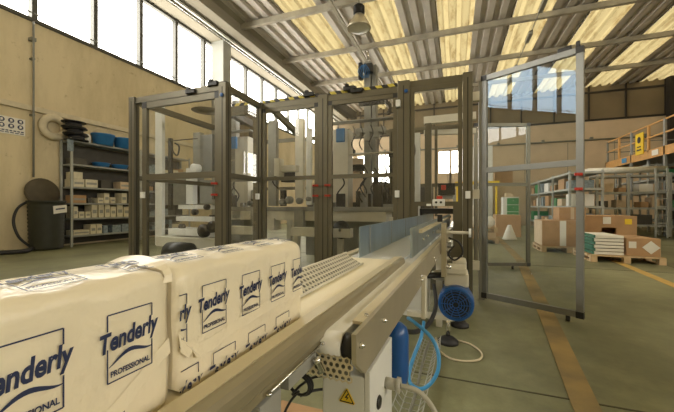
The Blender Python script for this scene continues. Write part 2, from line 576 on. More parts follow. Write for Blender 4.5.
b = MB()
k = 0
x = -.66 - 2.86 * 4
while x < XR + .5:
    if x > -7:
        s = MB(); corrug(s, max(x - .06, XL), x + 1.44, YF, YB + .2, 8.785, .50)
        struct('window_%d' % (10 + k), s, 'skylight'); k += 1
    corrug(b, max(x + 1.38, XL) if x > -7 else max(x, XL), x + 2.86, YF, YB + .2, 8.76, .493)
    x += 2.86
struct('ceiling', b, 'roof')
# back wall
b = MB()
wx = [(-9.3, -7.9), (-7.5, -6.2), (-5.8, -4.6), (-1.15, -.4), (-.25, 0.5)]
b.box((XL - .3, YB, 5.2), (XR + .3, YB + .3, 6.6)); b.box((XL - .3, YB, 0), (XR + .3, YB + .3, 2.7))
ex = XL - .3
for a, c in wx:
    b.box((ex, YB, 2.7), (a, YB + .3, 5.2)); ex = c
b.box((ex, YB, 2.7), (XR + .3, YB + .3, 5.2))
b.box((-1.15, YB, 2.7), (.5, YB + .3, 3.5)); wb = struct('wall_back', b, 'backwall')
for i, (a, c) in enumerate(wx):
    f = MB(); f.box((a, YB + .1, 2.7), (c, YB + .16, 2.76)); f.box((a, YB + .1, 5.14), (c, YB + .16, 5.2)); f.box(((a + c) / 2 - .03, YB + .1, 2.7), ((a + c) / 2 + .03, YB + .16, 5.2)); f.box((a, YB + .1, 3.95), (c, YB + .16, 4.0))
    struct('window_%d' % (30 + i), f, 'dark_steel')
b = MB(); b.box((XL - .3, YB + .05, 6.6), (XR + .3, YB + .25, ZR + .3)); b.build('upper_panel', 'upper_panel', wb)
b = MB()
b.box((XL, YB - .06, 6.55), (XR, YB + .06, 6.67)); b.box((XL, YB - .06, 8.35), (XR, YB + .06, 8.45))
for i in range(13):
    xx = -9.2 + 1.93 * i
    b.box((xx - .04, YB - .04, 6.6), (xx + .04, YB + .06, ZR))
b.build('upper_frame', 'dark_steel', wb)
b = MB(); b.tube([(XL, YB - .12, 5.33), (XR, YB - .12, 5.33)], .055, 8)
for i in range(8):
    b.box((-8 + 2.7 * i, YB - .2, 5.3), (-7.85 + 2.7 * i, YB, 5.5))
b.build('pipe', 'conduit', wb)
b = MB()
for i in range(9):
    b.box((-8 + 2.5 * i, YB - .006, 0), (-7.97 + 2.5 * i, YB, 5.25))
b.build('panel_joint', 'conduit', wb)
b = MB(); b.box((12.0, YB - .5, 0), (12.35, YB - .1, ZR)); struct('trim_40', b, 'dark_steel')
b = MB(); b.box((XR, YF, 0), (XR + .3, 5, 5.6)); b.box((XR, YF, 8.0), (XR + .3, 5, ZR + .3)); b.box((XR, 5, 0), (XR + .3, YB, ZR + .3)); struct('wall_right', b, 'wall')
b = MB()
for k in range(12):
    b.box((XR + .1, YF + .1 + 1.43 * k, 5.6), (XR + .2, YF + .2 + 1.43 * k, 8.0))
struct('window_3', b, 'mullion')
b = MB(); b.box((XL - .3, YF - .3, 0), (XR + .3, YF, ZR + .4)); struct('wall_front', b, 'wall')
# floor markings and joints (thin paint on the floor)
b = MB()
P = [(.60, 0.5), (.64, 2.0), (.82, 3.5), (1.19, 7.1), (1.36, 12.9), (1.9, 20)]
wd = [.065, .065, .07, .075, .08, .08]
for (p, q, w0, w1) in zip(P, P[1:], wd, wd[1:]):
    b.flat([(p[0] - w0, p[1], .001), (p[0] + w0, p[1], .001), (q[0] + w1, q[1], .001), (q[0] - w1, q[1], .001)], (0, 0, 1), .003)
struct('trim_41', b, 'yellow_line')
b = MB(); b.flat([(2.55, 4.2, .001), (2.68, 4.2, .001), (2.98, 8.2, .001), (2.85, 8.2, .001)], (0, 0, 1), .003); struct('trim_42', b, 'ochre_line')
b = MB(); b.box((XL, 2.06, .0005), (XR, 2.072, .003)); b.box((XL, 6.5, .0005), (XR, 6.515, .003)); b.box((XL, 11, .0005), (XR, 11.02, .003)); b.box((-5.6, YF, .0005), (-5.588, YB, .003)); b.box((3.5, YF, .0005), (3.512, YB, .003)); struct('trim_43', b, 'joint')
# portals guide the renderer to the openings
portal((XL - .4, 6.6, 6.8), (0, math.radians(-90), 0), 2.5, 37.5)
portal((XR + .4, -3.5, 6.8), (0, math.radians(90), 0), 2.5, 17)
portal((2, 6.6, 9.6), (0, 0, 0), 25, 38)
portal((-4.5, YB + .5, 4), (math.radians(-90), 0, 0), 12, 2.6)

# conduits on the left wall
b = MB(); b.tube([(XL + .12, 4.73, 1.75), (XL + .12, 4.73, 5.52)], .022, 8); b.box((XL + .005, 4.70, 3.24), (XL + .13, 4.76, 3.28)); b.box((XL + .005, 4.70, 4.6), (XL + .13, 4.76, 4.64)); b.box((XL + .005, 4.68, 5.05), (XL + .14, 4.78, 5.13))
tag(b.build('vertical_conduit', 'conduit'), 'thin grey vertical conduit pipe on the beige left wall', 'pipe')
b = MB(); b.box((XL + .004, YF + .01, 3.36), (XL + .09, 10.85, 3.46)); b.box((XL + .004, YF + .01, 3.47), (XL + .05, 10.85, 3.49))
tag(b.build('cable_duct', 'cream_tyre'), 'long cream cable duct running along the beige left wall', 'cable duct')
# brick building outside the low window
bb = thing('outside_building', 'salmon coloured building seen outside through the low window', 'building', (-18, 17, 0))
b = MB(); b.box((-20, 12, 0), (-16, 24, 3.0)); b.build('building_wall', 'brick', bb)
b = MB(); b.box((-20.2, 11.8, 3.0), (-15.8, 24.2, 3.25)); b.build('roof', 'white_paint', bb)
for i in range(4):
    b = MB(); b.box((-16, 13 + 2.6 * i, 1.2), (-15.96, 14.2 + 2.6 * i, 2.3)); b.build('window', 'grey_paint', bb)

# wall sign with safety pictograms
sg = thing('safety_sign', 'white safety sign with six dark round pictograms on the left wall', 'sign', (XL + .02, 4.28, 2.7))
b = MB(); b.box((XL + .001, 3.95, 2.72), (XL + .015, 4.62, 3.12)); b.build('sign_panel', 'white_paper', sg)
for r in range(2):
    for c in range(4):
        yy = 4.02 + c * .17; zz = 3.04 - r * .13
        b = MB(); b.lathe([(.055, 0), (.055, .004)], (XL + .016, yy, zz), (1, 0, 0), 20); pg = b.build('pictogram', 'ink', sg)
        b = MB(); b.lathe([(.026, 0), (.026, .003)], (XL + .0205, yy, zz + .008), (1, 0, 0), 12); b.box((XL + .0205, yy - .03, zz - .03), (XL + .0235, yy + .03, zz - .022)); b.build('symbol', 'white_paper', pg)
b = MB()
for k in range(9):
    b.box((XL + .016, 3.98 + k * .07, 2.79), (XL + .019, 4.03 + k * .07, 2.815))
for k in range(7):
    b.box((XL + .016, 3.98 + k * .09, 2.75), (XL + .019, 4.05 + k * .09, 2.768))
b.build('lettering', 'ink', sg)

# ================================================================= CEILING LAMPS, HOIST
lp = thing('bay_lamp', 'round bell shaped high bay lamp hanging below the skylights', 'lamp', (-1.6, 5.6, 4.2))
lc = at(359, 20, 6.2)
lx, ly, lz = lc
lp.location = (lx, ly, lz - .15); lp['org'] = (lx, ly, lz - .15)
b = MB(); b.lathe([(.07, .12), (.09, .10), (.17, -.02), (.235, -.15), (.245, -.18), (.235, -.18), (.16, -.03), (.06, .08)], (lx, ly, lz)); b.build('lamp_shade', 'lamp_alu', lp)
b = MB(); b.lathe([(.23, -.17), (.20, -.185), (.1, -.195), (.01, -.2)], (lx, ly, lz)); b.build('lens', 'lamp_glass', lp)
b = MB(); b.lathe([(.05, .10), (.10, .12), (.10, .28), (.06, .31), (.02, .33)], (lx, ly, lz), seg=16)
for k in range(5):
    b.lathe([(.115, .13 + k * .03), (.115, .142 + k * .03)], (lx, ly, lz), seg=16)
b.build('ballast', 'black', lp)
b = MB(); b.tube([(lx, ly, lz + .3), (lx, ly, 8.8)], .008, 6); b.build('cord', 'rubber', lp)
# conduits running under the roof
b = MB(); b.box((-4.28, 6.0, 8.36), (-4.16, 24.8, 8.44)); tag(b.build('cable_trunking', 'purlin'), 'straight grey cable trunking under the roof above the bay lamp', 'cable trunking')
b = MB()
b.tube([(3.0, 8, 8.38), (3.0, 24.8, 8.38)], .02, 6)
for yy in (13.0, 15.4, 18.9, 20.6):
    b.box((2.93, yy, 8.28), (3.07, yy + .9, 8.42))
tag(b.build('light_line', 'conduit'), 'thin overhead cable with small fittings under the yellow skylight', 'cable')

# ================================================================= LEFT SHELF
sh = thing('storage_shelf', 'grey metal shelf unit with six levels against the left wall', 'shelf', (-9.42, 7.2, 0))
lv = [.285, .73, 1.13, 1.55, 2.14, 2.75]
for yy in (5.33, 7.25, 9.2):
    for xx in (-9.2, -9.62):
        b = MB(); b.box((xx - .02, yy - .025, 0), (xx + .02, yy + .025, 2.80)); b.build('upright', 'rack', sh)
for z in lv:
    b = MB(); b.box((-9.64, 5.34, z - .045), (-9.2, 7.24, z), .004); b.build('shelf_board', 'rack_dark', sh)
    b = MB(); b.box((-9.64, 7.26, z - .045), (-9.2, 9.19, z), .004); b.build('shelf_board', 'rack_dark', sh)
for ya, yb in ((5.36, 7.22), (7.28, 9.17)):
    b = MB(); b.box((-9.655, ya, .05), (-9.645, yb, 2.70)); b.build('back_panel', 'dark_box', sh)
b = MB(); b.box((-9.18, 5.22, 2.45), (-9.172, 5.36, 2.75)); b.build('label_card', 'bluegrey_box', sh)


def shelf_box(cx0, cx1, top, base_z, m, label, name='small_carton', cat='box', oy=170, group=None, dep=.3, cyb=None):
    px0, px1 = cx0 / 3.96, cx1 / 3.96
    a = atx(px0, 200, -9.25); c = atx(px1, 200, -9.25)
    zt = atx((px0 + px1) / 2, oy + top / 3.96, -9.25).z
    zt = max(zt, base_z + .05)
    r = thing(name, label, cat, (-9.25 - dep / 2, (a.y + c.y) / 2, base_z), group)
    b = MB(); b.box((-9.25 - dep, a.y + .006, base_z + .002), (-9.25, c.y - .006, zt), .005); b.build('carton_body', m, r)
    if m in ('cream_box', 'card_light', 'card'):
        b = MB(); b.box((-9.2495, a.y + .03, base_z + (zt - base_z) * .35), (-9.247, c.y - .03, base_z + (zt - base_z) * .62)); b.build('carton_label', 'grey_paint', r)
    return r


G1 = 'small cartons on the second shelf from the floor'
loc2 = ['first beside the shelf post', 'low one second from the post', 'low one third from the post', 'first tall one right of the low pair', 'second tall one', 'third tall one, middle of the row', 'sixth along, slightly shorter', 'tall one before the last', 'rightmost in the row']
for (a, c, t), s in zip(((290, 310, 145), (312, 335, 165), (338, 360, 165), (362, 387, 138), (390, 412, 138), (415, 437, 135), (438, 460, 145), (463, 487, 138), (490, 520, 145)), loc2):
    shelf_box(a, c, t, lv[1], 'cream_box', 'small cream carton on second shelf up, ' + s, group=G1)
shelf_box(290, 355, 238, lv[0], 'cream_box', 'long low cream carton on the bottom shelf', dep=.3)
shelf_box(358, 381, 216, lv[0], 'cream_box', 'tall cream carton on the bottom shelf, left of a pair')
shelf_box(382, 405, 214, lv[0], 'cream_box', 'tall cream carton on the bottom shelf, right of a pair')
shelf_box(408, 428, 220, lv[0], 'bluegrey_box', 'narrow blue grey pack on the bottom shelf')
shelf_box(445, 480, 218, lv[0], 'bluegrey_box', 'wide blue grey pack on the bottom shelf')
shelf_box(483, 520, 214, lv[0], 'bluegrey_box', 'blue grey pack at the right of the bottom shelf')
shelf_box(288, 343, 100, lv[2], 'card', 'flat brown carton on the third shelf up')
shelf_box(348, 366, 112, lv[2], 'dark_box', 'small dark box beside the flat brown carton')
shelf_box(387, 411, 110, lv[2], 'cream_box', 'low cream carton on third shelf, left of the taller one')
shelf_box(412, 434, 92, lv[2], 'cream_box', 'taller cream carton in the middle of the third shelf')
shelf_box(437, 458, 108, lv[2], 'cream_box', 'low cream carton on third shelf, right of the taller one')
shelf_box(481, 503, 92, lv[2], 'cream_box', 'single tall cream carton near the right of third shelf')
shelf_box(290, 335, 36, lv[3], 'cream_box', 'cream carton at the left of fourth shelf, under another carton', dep=.36)
b = MB(); a = atx(290 / 3.96, 200, -9.25); c = atx(333 / 3.96, 200, -9.25); b.box((-9.58, a.y + .02, 1.76), (-9.27, c.y - .02, 1.94), .005)
tag(b.build('small_carton', 'cream_box'), 'cream carton stacked on another on the fourth shelf', 'box')
shelf_box(338, 388, 38, lv[3], 'cream_box', 'low long cream carton on the fourth shelf')
shelf_box(400, 440, 42, lv[3], 'dark_box', 'dark grey box on the fourth shelf')
shelf_box(476, 520, 48, lv[3], 'card_light', 'tan carton at the right end of fourth shelf')
shelf_box(288, 348, 270, lv[4], 'dark_box', 'long flat dark case on the fifth shelf', oy=90)
for a0, c0, s in ((378, 445, 'left'), (455, 515, 'right')):
    a = atx(a0 / 3.96, 200, -9.3); c = atx(c0 / 3.96, 200, -9.3); ym = (a.y + c.y) / 2
    b = MB(); r0 = (c.y - a.y) / 2 - .02
    b.lathe([(r0 * .8, .002), (r0, .12), (r0 + .01, .13), (r0 - .01, .13), (r0 * .78, .015)], (-9.42, ym, lv[4]), seg=24)
    tag(b.build('blue_tray', 'blue_bucket'), 'shallow blue round tray on the fifth shelf, %s one' % s, 'tray')
# right bay, seen through the guard panes
for li, z in enumerate(lv[:5]):
    yy = 7.35
    k = 0
    while yy < 8.95:
        wdt = random.choice((.13, .17, .22, .3)); hh = random.uniform(.12, .3)
        m = random.choice(('cream_box', 'cream_box', 'card', 'dark_box', 'bluegrey_box'))
        b = MB(); b.box((-9.55, yy, z + .002), (-9.24, yy + wdt - .012, z + hh), .004)
        tag(b.build('small_carton', m), 'small carton in the farther bay of the left shelf, seen through the guard pane', 'box', 'cartons in the farther bay')
        yy += wdt + random.choice((0.0, .01, .12)); k += 1
# things on top
ty = atx(208 / 3.96, 160, -9.4).y
b = MB()
pr = []
for k in range(17):
    a = math.pi * 2 * k / 16
    pr.append((.27 + .10 * math.cos(a), .10 * math.sin(a)))
ring = MB()
n1 = 32
for i in range(n1):
    pass
ring.tube([(-9.60, 5.16 + .24 * math.cos(t), 3.06 + .24 * math.sin(t)) for t in [2 * math.pi * i / 32 for i in range(32)]], .09, 12, closed=True)
tag(ring.build('foam_ring', 'cream_tyre'), 'cream padded ring on the wall at the left end of the shelf top', 'ring')
rl = ['bottom', 'middle', 'top']
for k in range(3):
    r = thing('cable_reel', 'black flat reel on top of the shelf, %s of the stack of three' % rl[k], 'reel', (-9.4, 5.68, 2.752 + .16 * k), 'black reels on the shelf top')
    z0 = 2.752 + .16 * k
    b = MB(); b.lathe([(.26, 0), (.26, .02)], (-9.25, 5.47 - .03 * k, z0)); b.build('flange', 'black', r)
    b = MB(); b.lathe([(.26, .13), (.26, .15)], (-9.25, 5.47 - .03 * k, z0)); b.build('flange', 'black', r)
    b = MB(); b.lathe([(.17, .02), (.17, .13)], (-9.25, 5.47 - .03 * k, z0)); b.build('winding', 'rubber', r)
yy = 5.83
b = MB(); b.lathe([(.07, 0), (.075, .01), (.075, .2), (.05, .23), (.04, .26)], (-9.4, yy, 2.752), seg=20)
tag(b.build('white_canister', 'white_paper'), 'small white canister between the black reels and blue bucket', 'canister')
for (a0, c0, s, top) in ((358, 440, 'nearer the black reels', 168), (448, 515, 'at the right, partly behind the guard post', 182)):
    a = atx(a0 / 3.96, 150, -9.4); c = atx(c0 / 3.96, 150, -9.4); ym = (a.y + c.y) / 2; R = (c.y - a.y) / 2
    r = thing('blue_bucket', 'blue plastic bucket on the shelf top, ' + s, 'bucket', (-9.42, ym, 2.752), 'blue buckets on the shelf')
    b = MB(); b.lathe([(R * .82, 0), (R * .97, .27), (R * 1.02, .28), (R * 1.02, .31), (R * .94, .31), (R * .8, .02)], (-9.32, ym, 2.752), seg=28); b.build('bucket_body', 'blue_bucket', r)
    b = MB(); b.tube([(-9.32, ym + R * math.cos(t), 3.03 + .2 * math.sin(t)) for t in [math.pi * i / 12 for i in range(13)]], .008, 6); b.build('handle', 'cream_tyre', r)

# drum with hanging lid and hoses
bn = thing('waste_drum', 'dark olive ribbed drum with open round lid against left wall', 'drum', (-9.3, 4.85, 0))
b = MB()
pr = [(.30, .01)]
for k in range(12):
    pr += [(.33 + .002 * k, .03 + k * .09), (.315 + .002 * k, .075 + k * .09)]
pr += [(.35, 1.12), (.37, 1.14), (.37, 1.18), (.33, 1.18), (.30, .1)]
b.lathe(pr, (-9.3, 4.85, 0), seg=40); b.build('drum_body', 'olive', bn)
b = MB(); b.lathe([(.02, .04), (.32, .03), (.36, .0), (.36, -.03), (.33, -.03), (.01, -.01)], (-9.5, 4.88, 1.38), (1, 0, .18), 36); b.build('lid', 'tan', bn)
b = MB(); b.flat([(-8.945, 4.80, .86), (-8.945, 5.08, .90), (-8.945, 5.07, 1.08), (-8.945, 4.79, 1.05)], (1, 0, 0), .01); lb = b.build('drum_label', 'white_paper', bn)
b = MB(); b.flat([(-8.933, 4.84, .955), (-8.933, 5.03, .98), (-8.933, 5.03, 1.01), (-8.933, 4.84, .985)], (1, 0, 0), .003); b.build('label_text', 'ink', lb)
b = MB(); b.tube(smooth_curve([(-9.35, 4.55, .1), (-9.3, 4.32, .35), (-9.35, 4.25, .7), (-9.4, 4.35, 1.0), (-9.45, 4.55, 1.15)]), .028, 8)
tag(b.build('black_hose', 'rubber'), 'black hose looping up beside the olive drum', 'hose')
b = MB(); b.tube(smooth_curve([(-9.2, 4.5, .06), (-8.95, 4.25, .05), (-9.1, 3.95, .05), (-9.3, 3.6, .05)]), .05, 8)
tag(b.build('floor_hose', 'rubber'), 'thick black hose lying on the floor left of the drum', 'hose')

# ================================================================= GUARD ENCLOSURE
en = thing('safety_enclosure', 'aluminium framed machine guard with clear panes around the packing machine', 'machine guard', (-1.8, 4.6, 0))
ZT = 2.47


def post(x, y, wx_=.09, wy_=.09, z0=0.0, z1=ZT, m='alu', name='post'):
    b = MB(); b.box((x - wx_ / 2, y - wy_ / 2, z0 + .01), (x + wx_ / 2, y + wy_ / 2, z1), .004)
    # T-slot grooves along the profile
    p = b.build(name, m, en)
    g = MB()
    g.box((x - .006, y - wy_ / 2 - .0015, z0 + .02), (x + .006, y - wy_ / 2, z1 - .05))
    g.box((x + wx_ / 2, y - .006, z0 + .02), (x + wx_ / 2 + .0015, y + .006, z1 - .05))
    g.build('slot', 'dark_steel', p)
    f = MB(); f.box((x - wx_ / 2, y - wy_ / 2, z1), (x + wx_ / 2, y + wy_ / 2, z1 + .006)); f.build('cap', 'black', p)
    return p


def bar(p0, p1, h=.07, wd_=.045, m='alu', name='rail'):
    b = MB(); b.beam(p0, p1, wd_, h); return b.build(name, m, en)


def pane(p0, p1, z0, z1, m='glass', par=None, name='pane'):
    d = (Vector((p1[0], p1[1], 0)) - Vector((p0[0], p0[1], 0))).normalized(); n = Vector((-d.y, d.x, 0)) * .003
    b = MB()
    P0 = Vector((p0[0], p0[1], 0)); P1 = Vector((p1[0], p1[1], 0))
    b.bm.faces.new([b.bm.verts.new(q) for q in (P0 + Vector((0, 0, z0)), P1 + Vector((0, 0, z0)), P1 + Vector((0, 0, z1)), P0 + Vector((0, 0, z1)))])
    return b.build(name, m, par or en)


def leaf(p0, p1, m='glass', z0=.08, zm=1.42, z1=2.40, w_=.06, name='guard_door', fm='alu', handle=None, hinge_at=None):
    """door leaf in a light frame, from p0 to p1 in plan"""
    P0 = Vector((p0[0], p0[1], 0)); P1 = Vector((p1[0], p1[1], 0)); d = (P1 - P0).normalized()
    b = MB()
    up = Vector((0, 0, 1))
    for P, s in ((P0, 1), (P1, -1)):
        c = P + d * s * w_ / 2
        b.beam(c + up * z0, c + up * z1, w_, .04, up=(d.x, d.y, 0)) if False else None
        n = Vector((-d.y, d.x, 0)) * .02
        a0 = P; a1 = P + d * s * w_
        b.flat([a0 - n + up * z0, a1 - n + up * z0, a1 - n + up * z1, a0 - n + up * z1], n, .04)
    n = Vector((-d.y, d.x, 0)) * .02
    for za, zb in ((z0, z0 + w_), (zm - w_ / 2, zm + w_ / 2), (z1 - w_, z1)):
        a0 = P0 + d * w_; a1 = P1 - d * w_
        b.flat([a0 - n + up * za, a1 - n + up * za, a1 - n + up * zb, a0 - n + up * zb], n, .04)
    fr = b.build(name, fm, en)
    q0 = P0 + d * w_; q1 = P1 - d * w_
    pane(q0, q1, z0 + w_, zm - w_ / 2, m, fr, 'lower_pane'); pane(q0, q1, zm + w_ / 2, z1 - w_, m, fr, 'upper_pane')
    for P, s in ((P0, 1), (P1, -1)):
        a0 = P - d * s * .002; a1 = P + d * s * (w_ + .002)
        nn = n * 1.15
        for za, zb in ((z1 - w_, z1 + .004), (z0 - .004, z0 + w_)):
            k = MB(); k.flat([a0 - nn + up * za, a1 - nn + up * za, a1 - nn + up * zb, a0 - nn + up * zb], nn, .046); k.build('corner_block', 'black', fr)
    return fr


def handle(x, y, z, par, m='red', nx=0, ny=-1):
    b = MB()
    o = Vector((x, y, z)); n = Vector((nx, ny, 0))
    for dz in (0, -.13):
        b = MB()
        b.tube([o + Vector((0, 0, dz)), o + n * .06 + Vector((0, 0, dz))], .012, 8)
        b.box(tuple(o + Vector((-.035, 0, -.012 + dz)) + n * .03), tuple(o + Vector((.035, 0, .012 + dz)) + n * .06))
        h = b.build('handle', m, par)
    return h


A_, B_, C_, D_, E_, F_ = (-3.98, 3.04), (-2.56, 3.03), (-2.53, 3.78), (-1.58, 3.78), (-.58, 3.78), (.135, 3.78)
post(*A_, .10, .08); post(-2.50, 3.03, .10, .10)
post(-2.53, 3.80, .08, .10, z1=2.46)
post(-1.58, 3.80, .13, .08); post(-.56, 3.80, .14, .10, z1=2.50); post(.13, 3.80, .10, .10, z1=2.50)
# back row posts
BY = 5.95
post(-3.98, BY); post(-2.5, BY); post(-1.1, BY); post(.25, BY, .06, .06)
# top rails
tr = [((-3.93, 3.04, 2.43), (-2.55, 3.03, 2.43)), ((-2.50, 3.08, 2.43), (-2.53, 3.75, 2.43)), ((-2.49, 3.80, 2.42), (-1.64, 3.80, 2.42)),
      ((-1.52, 3.80, 2.42), (-.63, 3.80, 2.42)), ((-.49, 3.80, 2.46), (.08, 3.80, 2.46)), ((-3.98, 3.08, 2.43), (-3.98, BY - .05, 2.43)),
      ((-3.93, BY, 2.43), (-2.55, BY, 2.43)), ((-2.45, BY, 2.43), (-1.15, BY, 2.43)), ((-1.05, BY, 2.43), (.22, BY, 2.43)), ((.13, 3.85, 2.44), (.25, BY - .03, 2.44))]
for p, q in tr:
    bar(p, q, .075)
for p, q in (((-3.98, 3.08, 1.42), (-3.98, BY - .05, 1.42)), ((-3.93, BY, 1.42), (-2.55, BY, 1.42)), ((-2.45, BY, 1.42), (-1.15, BY, 1.42)), ((-1.05, BY, 1.42), (.22, BY, 1.42)), ((-2.50, 3.08, 1.41), (-2.53, 3.75, 1.41))):
    bar(p, q, .06)
# panes
pane((-3.94, 3.04), (-3.80, 3.04), .1, 2.39)
pane((-2.50, 3.08), (-2.53, 3.75), .1, 1.38); pane((-2.50, 3.08), (-2.53, 3.75), 1.44, 2.39)
pane((-3.98, 3.08), (-3.98, BY - .05), .1, 1.39)
pane((-3.98, 3.08), (-3.98, BY - .05), 1.45, 2.39)
# door leaves in the front
d1 = leaf((-3.80, 3.035), (-2.56, 3.035), z1=2.385, w_=.075); handle(-2.60, 3.01, 1.31, d1, 'red')
d2 = leaf((-2.485, 3.79), (-1.65, 3.79), z1=2.375, w_=.05); handle(-1.665, 3.765, 1.31, d2, 'red')
d3 = leaf((-1.51, 3.79), (-.635, 3.79), z1=2.375, w_=.05); handle(-1.50, 3.765, 1.31, d3, 'red')
# E-F: taller pane over a low solid panel
b = MB()
for a0, a1 in (((-.485, 3.775, 1.05), (.075, 3.805, 1.10)), ((-.485, 3.775, 1.10), (-.44, 3.805, 2.42)), ((.03, 3.775, 1.10), (.075, 3.805, 2.42)), ((-.44, 3.775, 2.37), (.03, 3.805, 2.42))):
    b.box(a0, a1)
d4 = b.build('guard_window', 'alu', en); pane((-.44, 3.79), (.03, 3.79), 1.10, 2.37, 'glass', d4, 'pane')
b = MB(); b.box((-.49, 3.78, .1), (-.40, 3.80, 1.05)); b.box((-.02, 3.78, .1), (.075, 3.80, 1.05)); b.box((-.40, 3.78, .1), (-.02, 3.80, .60)); b.build('lower_panel', 'alu', en)
# hinge post and open leaf, swung towards the camera
hp = MB(); hp.box((.245, 3.84, .02), (.305, 3.90, 2.42), .003); hp.build('hinge_post', 'alu_light', en)
for z in (2.2, 1.13, .35):
    b = MB(); b.box((.18, 3.80, z), (.25, 3.86, z + .10), .004); b.build('hinge', 'cream_paint', en)
d5 = leaf((.28, 3.86), (1.075, 3.425), 'glass_leaf', z0=.05, zm=1.44, z1=2.47, w_=.055, fm='alu_light')
handle(1.04, 3.42, 1.33, d5, 'red', -.45, -.85)
b = MB(); q = Vector((.90, 3.50, 2.475)); b.box(q, q + Vector((.11, .03, .045)), .006, Matrix.Rotation(-.5, 3, 'Z')); b.box(q + Vector((.12, -.08, .0)), q + Vector((.15, -.05, .05)), .006, Matrix.Rotation(-.5, 3, 'Z')); b.build('door_switch', 'black', d5)
b = MB(); b.cyl((.97, 3.48, .0), (.97, 3.48, .055), .018); b.build('door_foot', 'rubber', d5)
d6 = leaf((.30, 5.82), (1.17, 6.12), 'glass', z0=.05, zm=1.41, z1=2.43, w_=.055)
b = MB(); b.cyl((.9, 6.02, 0), (.9, 6.02, .055), .018); b.build('door_foot', 'rubber', d6)
# hazard tape on the tops
for x0, x1, z in ((-2.48, -1.65, 2.462), (-1.51, -.64, 2.462)):
    b = MB(); b.box((x0, 3.775, z), (x1, 3.825, z + .035)); b.build('hazard_strip', 'tape', en)
# latch blocks and switches on the rails
for x, y, z in ((-3.05, 3.0, 2.40), (-2.72, 3.0, 2.45), (-1.85, 3.76, 2.47), (-1.3, 3.76, 2.48), (-1.2, 3.76, 2.44)):
    b = MB(); b.box((x, y - .02, z), (x + .14, y + .02, z + .05), .005); b.box((x + .03, y - .03, z + .04), (x + .07, y + .01, z + .075), .004); b.build('door_switch', 'black', en)
for x, y, z in ((-3.75, 2.98, 1.15), (-2.53, 3.72, 1.14), (-.63, 3.73, 1.15), (-.62, 3.73, 2.20), (.13, 3.72, 1.13)):
    b = MB(); b.box((x - .025, y - .02, z), (x + .025, y + .02, z + .08), .004); b.build('latch', 'white_paint', en)
for x, y, z in ((-2.50, 2.972, 2.32), (-.53, 3.742, 2.38)):
    b = MB(); b.lathe([(.022, 0), (.022, .008), (.012, .012)], (x, y, z), (0, -1, 0), 16); b.build('blue_plug', 'blue', en)
# ================================================================= MACHINE INSIDE
pm = thing('packing_machine', 'cream framed packing machine behind the middle guard doors', 'machine', (-1.3, 4.8, 0))


def mbx(px0, py0, px1, py1, y, dep, m, name, par=pm, bev=.004):
    p = at(px0, py1, y); q = at(px1, py0, y)
    b = MB(); b.box((p.x, y, p.z), (q.x, y + dep, q.z), bev)
    return b.build(name, m, par)


p0 = at(335, 60, 4.9); p1 = at(346, 60, 4.9)
b = MB(); q = at(333, 96, 4.7); r = at(348, 96, 4.7); b.box((q.x, 4.7, .9), (r.x, 4.95, 2.25), .005); b.build('column', 'cream_paint', pm)
mbx(322, 117, 396, 123, 4.55, .14, 'alu_light', 'cross_beam')
mbx(322, 151, 396, 156, 4.75, .1, 'cream_paint', 'cross_beam')
mbx(336, 128, 344, 142, 4.52, .05, 'blue_bucket', 'air_cylinder')
# tall tower with valve block and energy chain
q = at(364, 60, 5.0); b = MB(); b.box((q.x, 5.0, .9), (q.x + .11, 5.12, at(364, 62, 5.0).z), .004); b.build('tower', 'grey_paint', pm)
b = MB(); b.box((q.x + .13, 5.0, 1.6), (q.x + .20, 5.12, at(364, 66, 5.0).z), .004); b.build('tower', 'alu_light', pm)
z5 = at(364, 73, 4.95).z
b = MB(); b.box((q.x - .07, 4.9, z5 - .10), (q.x - .01, 5.0, z5 + .16), .01); b.box((q.x + .02, 4.88, z5 - .02), (q.x + .16, 4.98, z5 + .12), .01); b.build('valve_block', 'black', pm)
b = MB()
for k in range(7):
    b.tube(smooth_curve([(q.x + .01 * k, 4.88, z5 + .1), (q.x - .05 + .03 * k, 4.82, z5 - .02), (q.x + .02 + .015 * k, 4.86, z5 - .12)], 5), .0045, 6)
b.build('air_hoses', 'blue_bucket', pm)
b = MB(); b.tube([(q.x + .08, 4.95, z5 + .2), (q.x + .08, 4.95, z5 + .34), (q.x + .04, 4.95, z5 + .34)], .012, 8); b.build('eye_bolt', 'chrome', pm)
zc = at(378, 104, 4.8)
ch = [(zc.x - .28 + .045 * k, 4.8, zc.z + .02) for k in range(9)] + [(zc.x + .10 + .09 * math.sin(t), 4.8, zc.z - .08 + .10 * math.cos(t)) for t in (0.4, .8, 1.2, 1.6, 2.0, 2.4)]
for p in ch:
    b = MB(); b.box((p[0] - .02, p[1] - .03, p[2] - .025), (p[0] + .02, p[1] + .03, p[2] + .025), .004); b.box((p[0] - .006, p[1] - .033, p[2] - .006), (p[0] + .006, p[1] - .030, p[2] + .006)); b.build('chain_link', 'black', pm)
# diagonal carriage beam above
b = MB(); b.beam(at(331, 100, 4.3), at(354, 116, 5.2), .10, .12); b.build('carriage_beam', 'dark_steel', pm)
b = MB(); b.beam(at(266, 103, 5.0), at(300, 136, 5.7), .10, .10); b.build('carriage_beam', 'alu', pm)
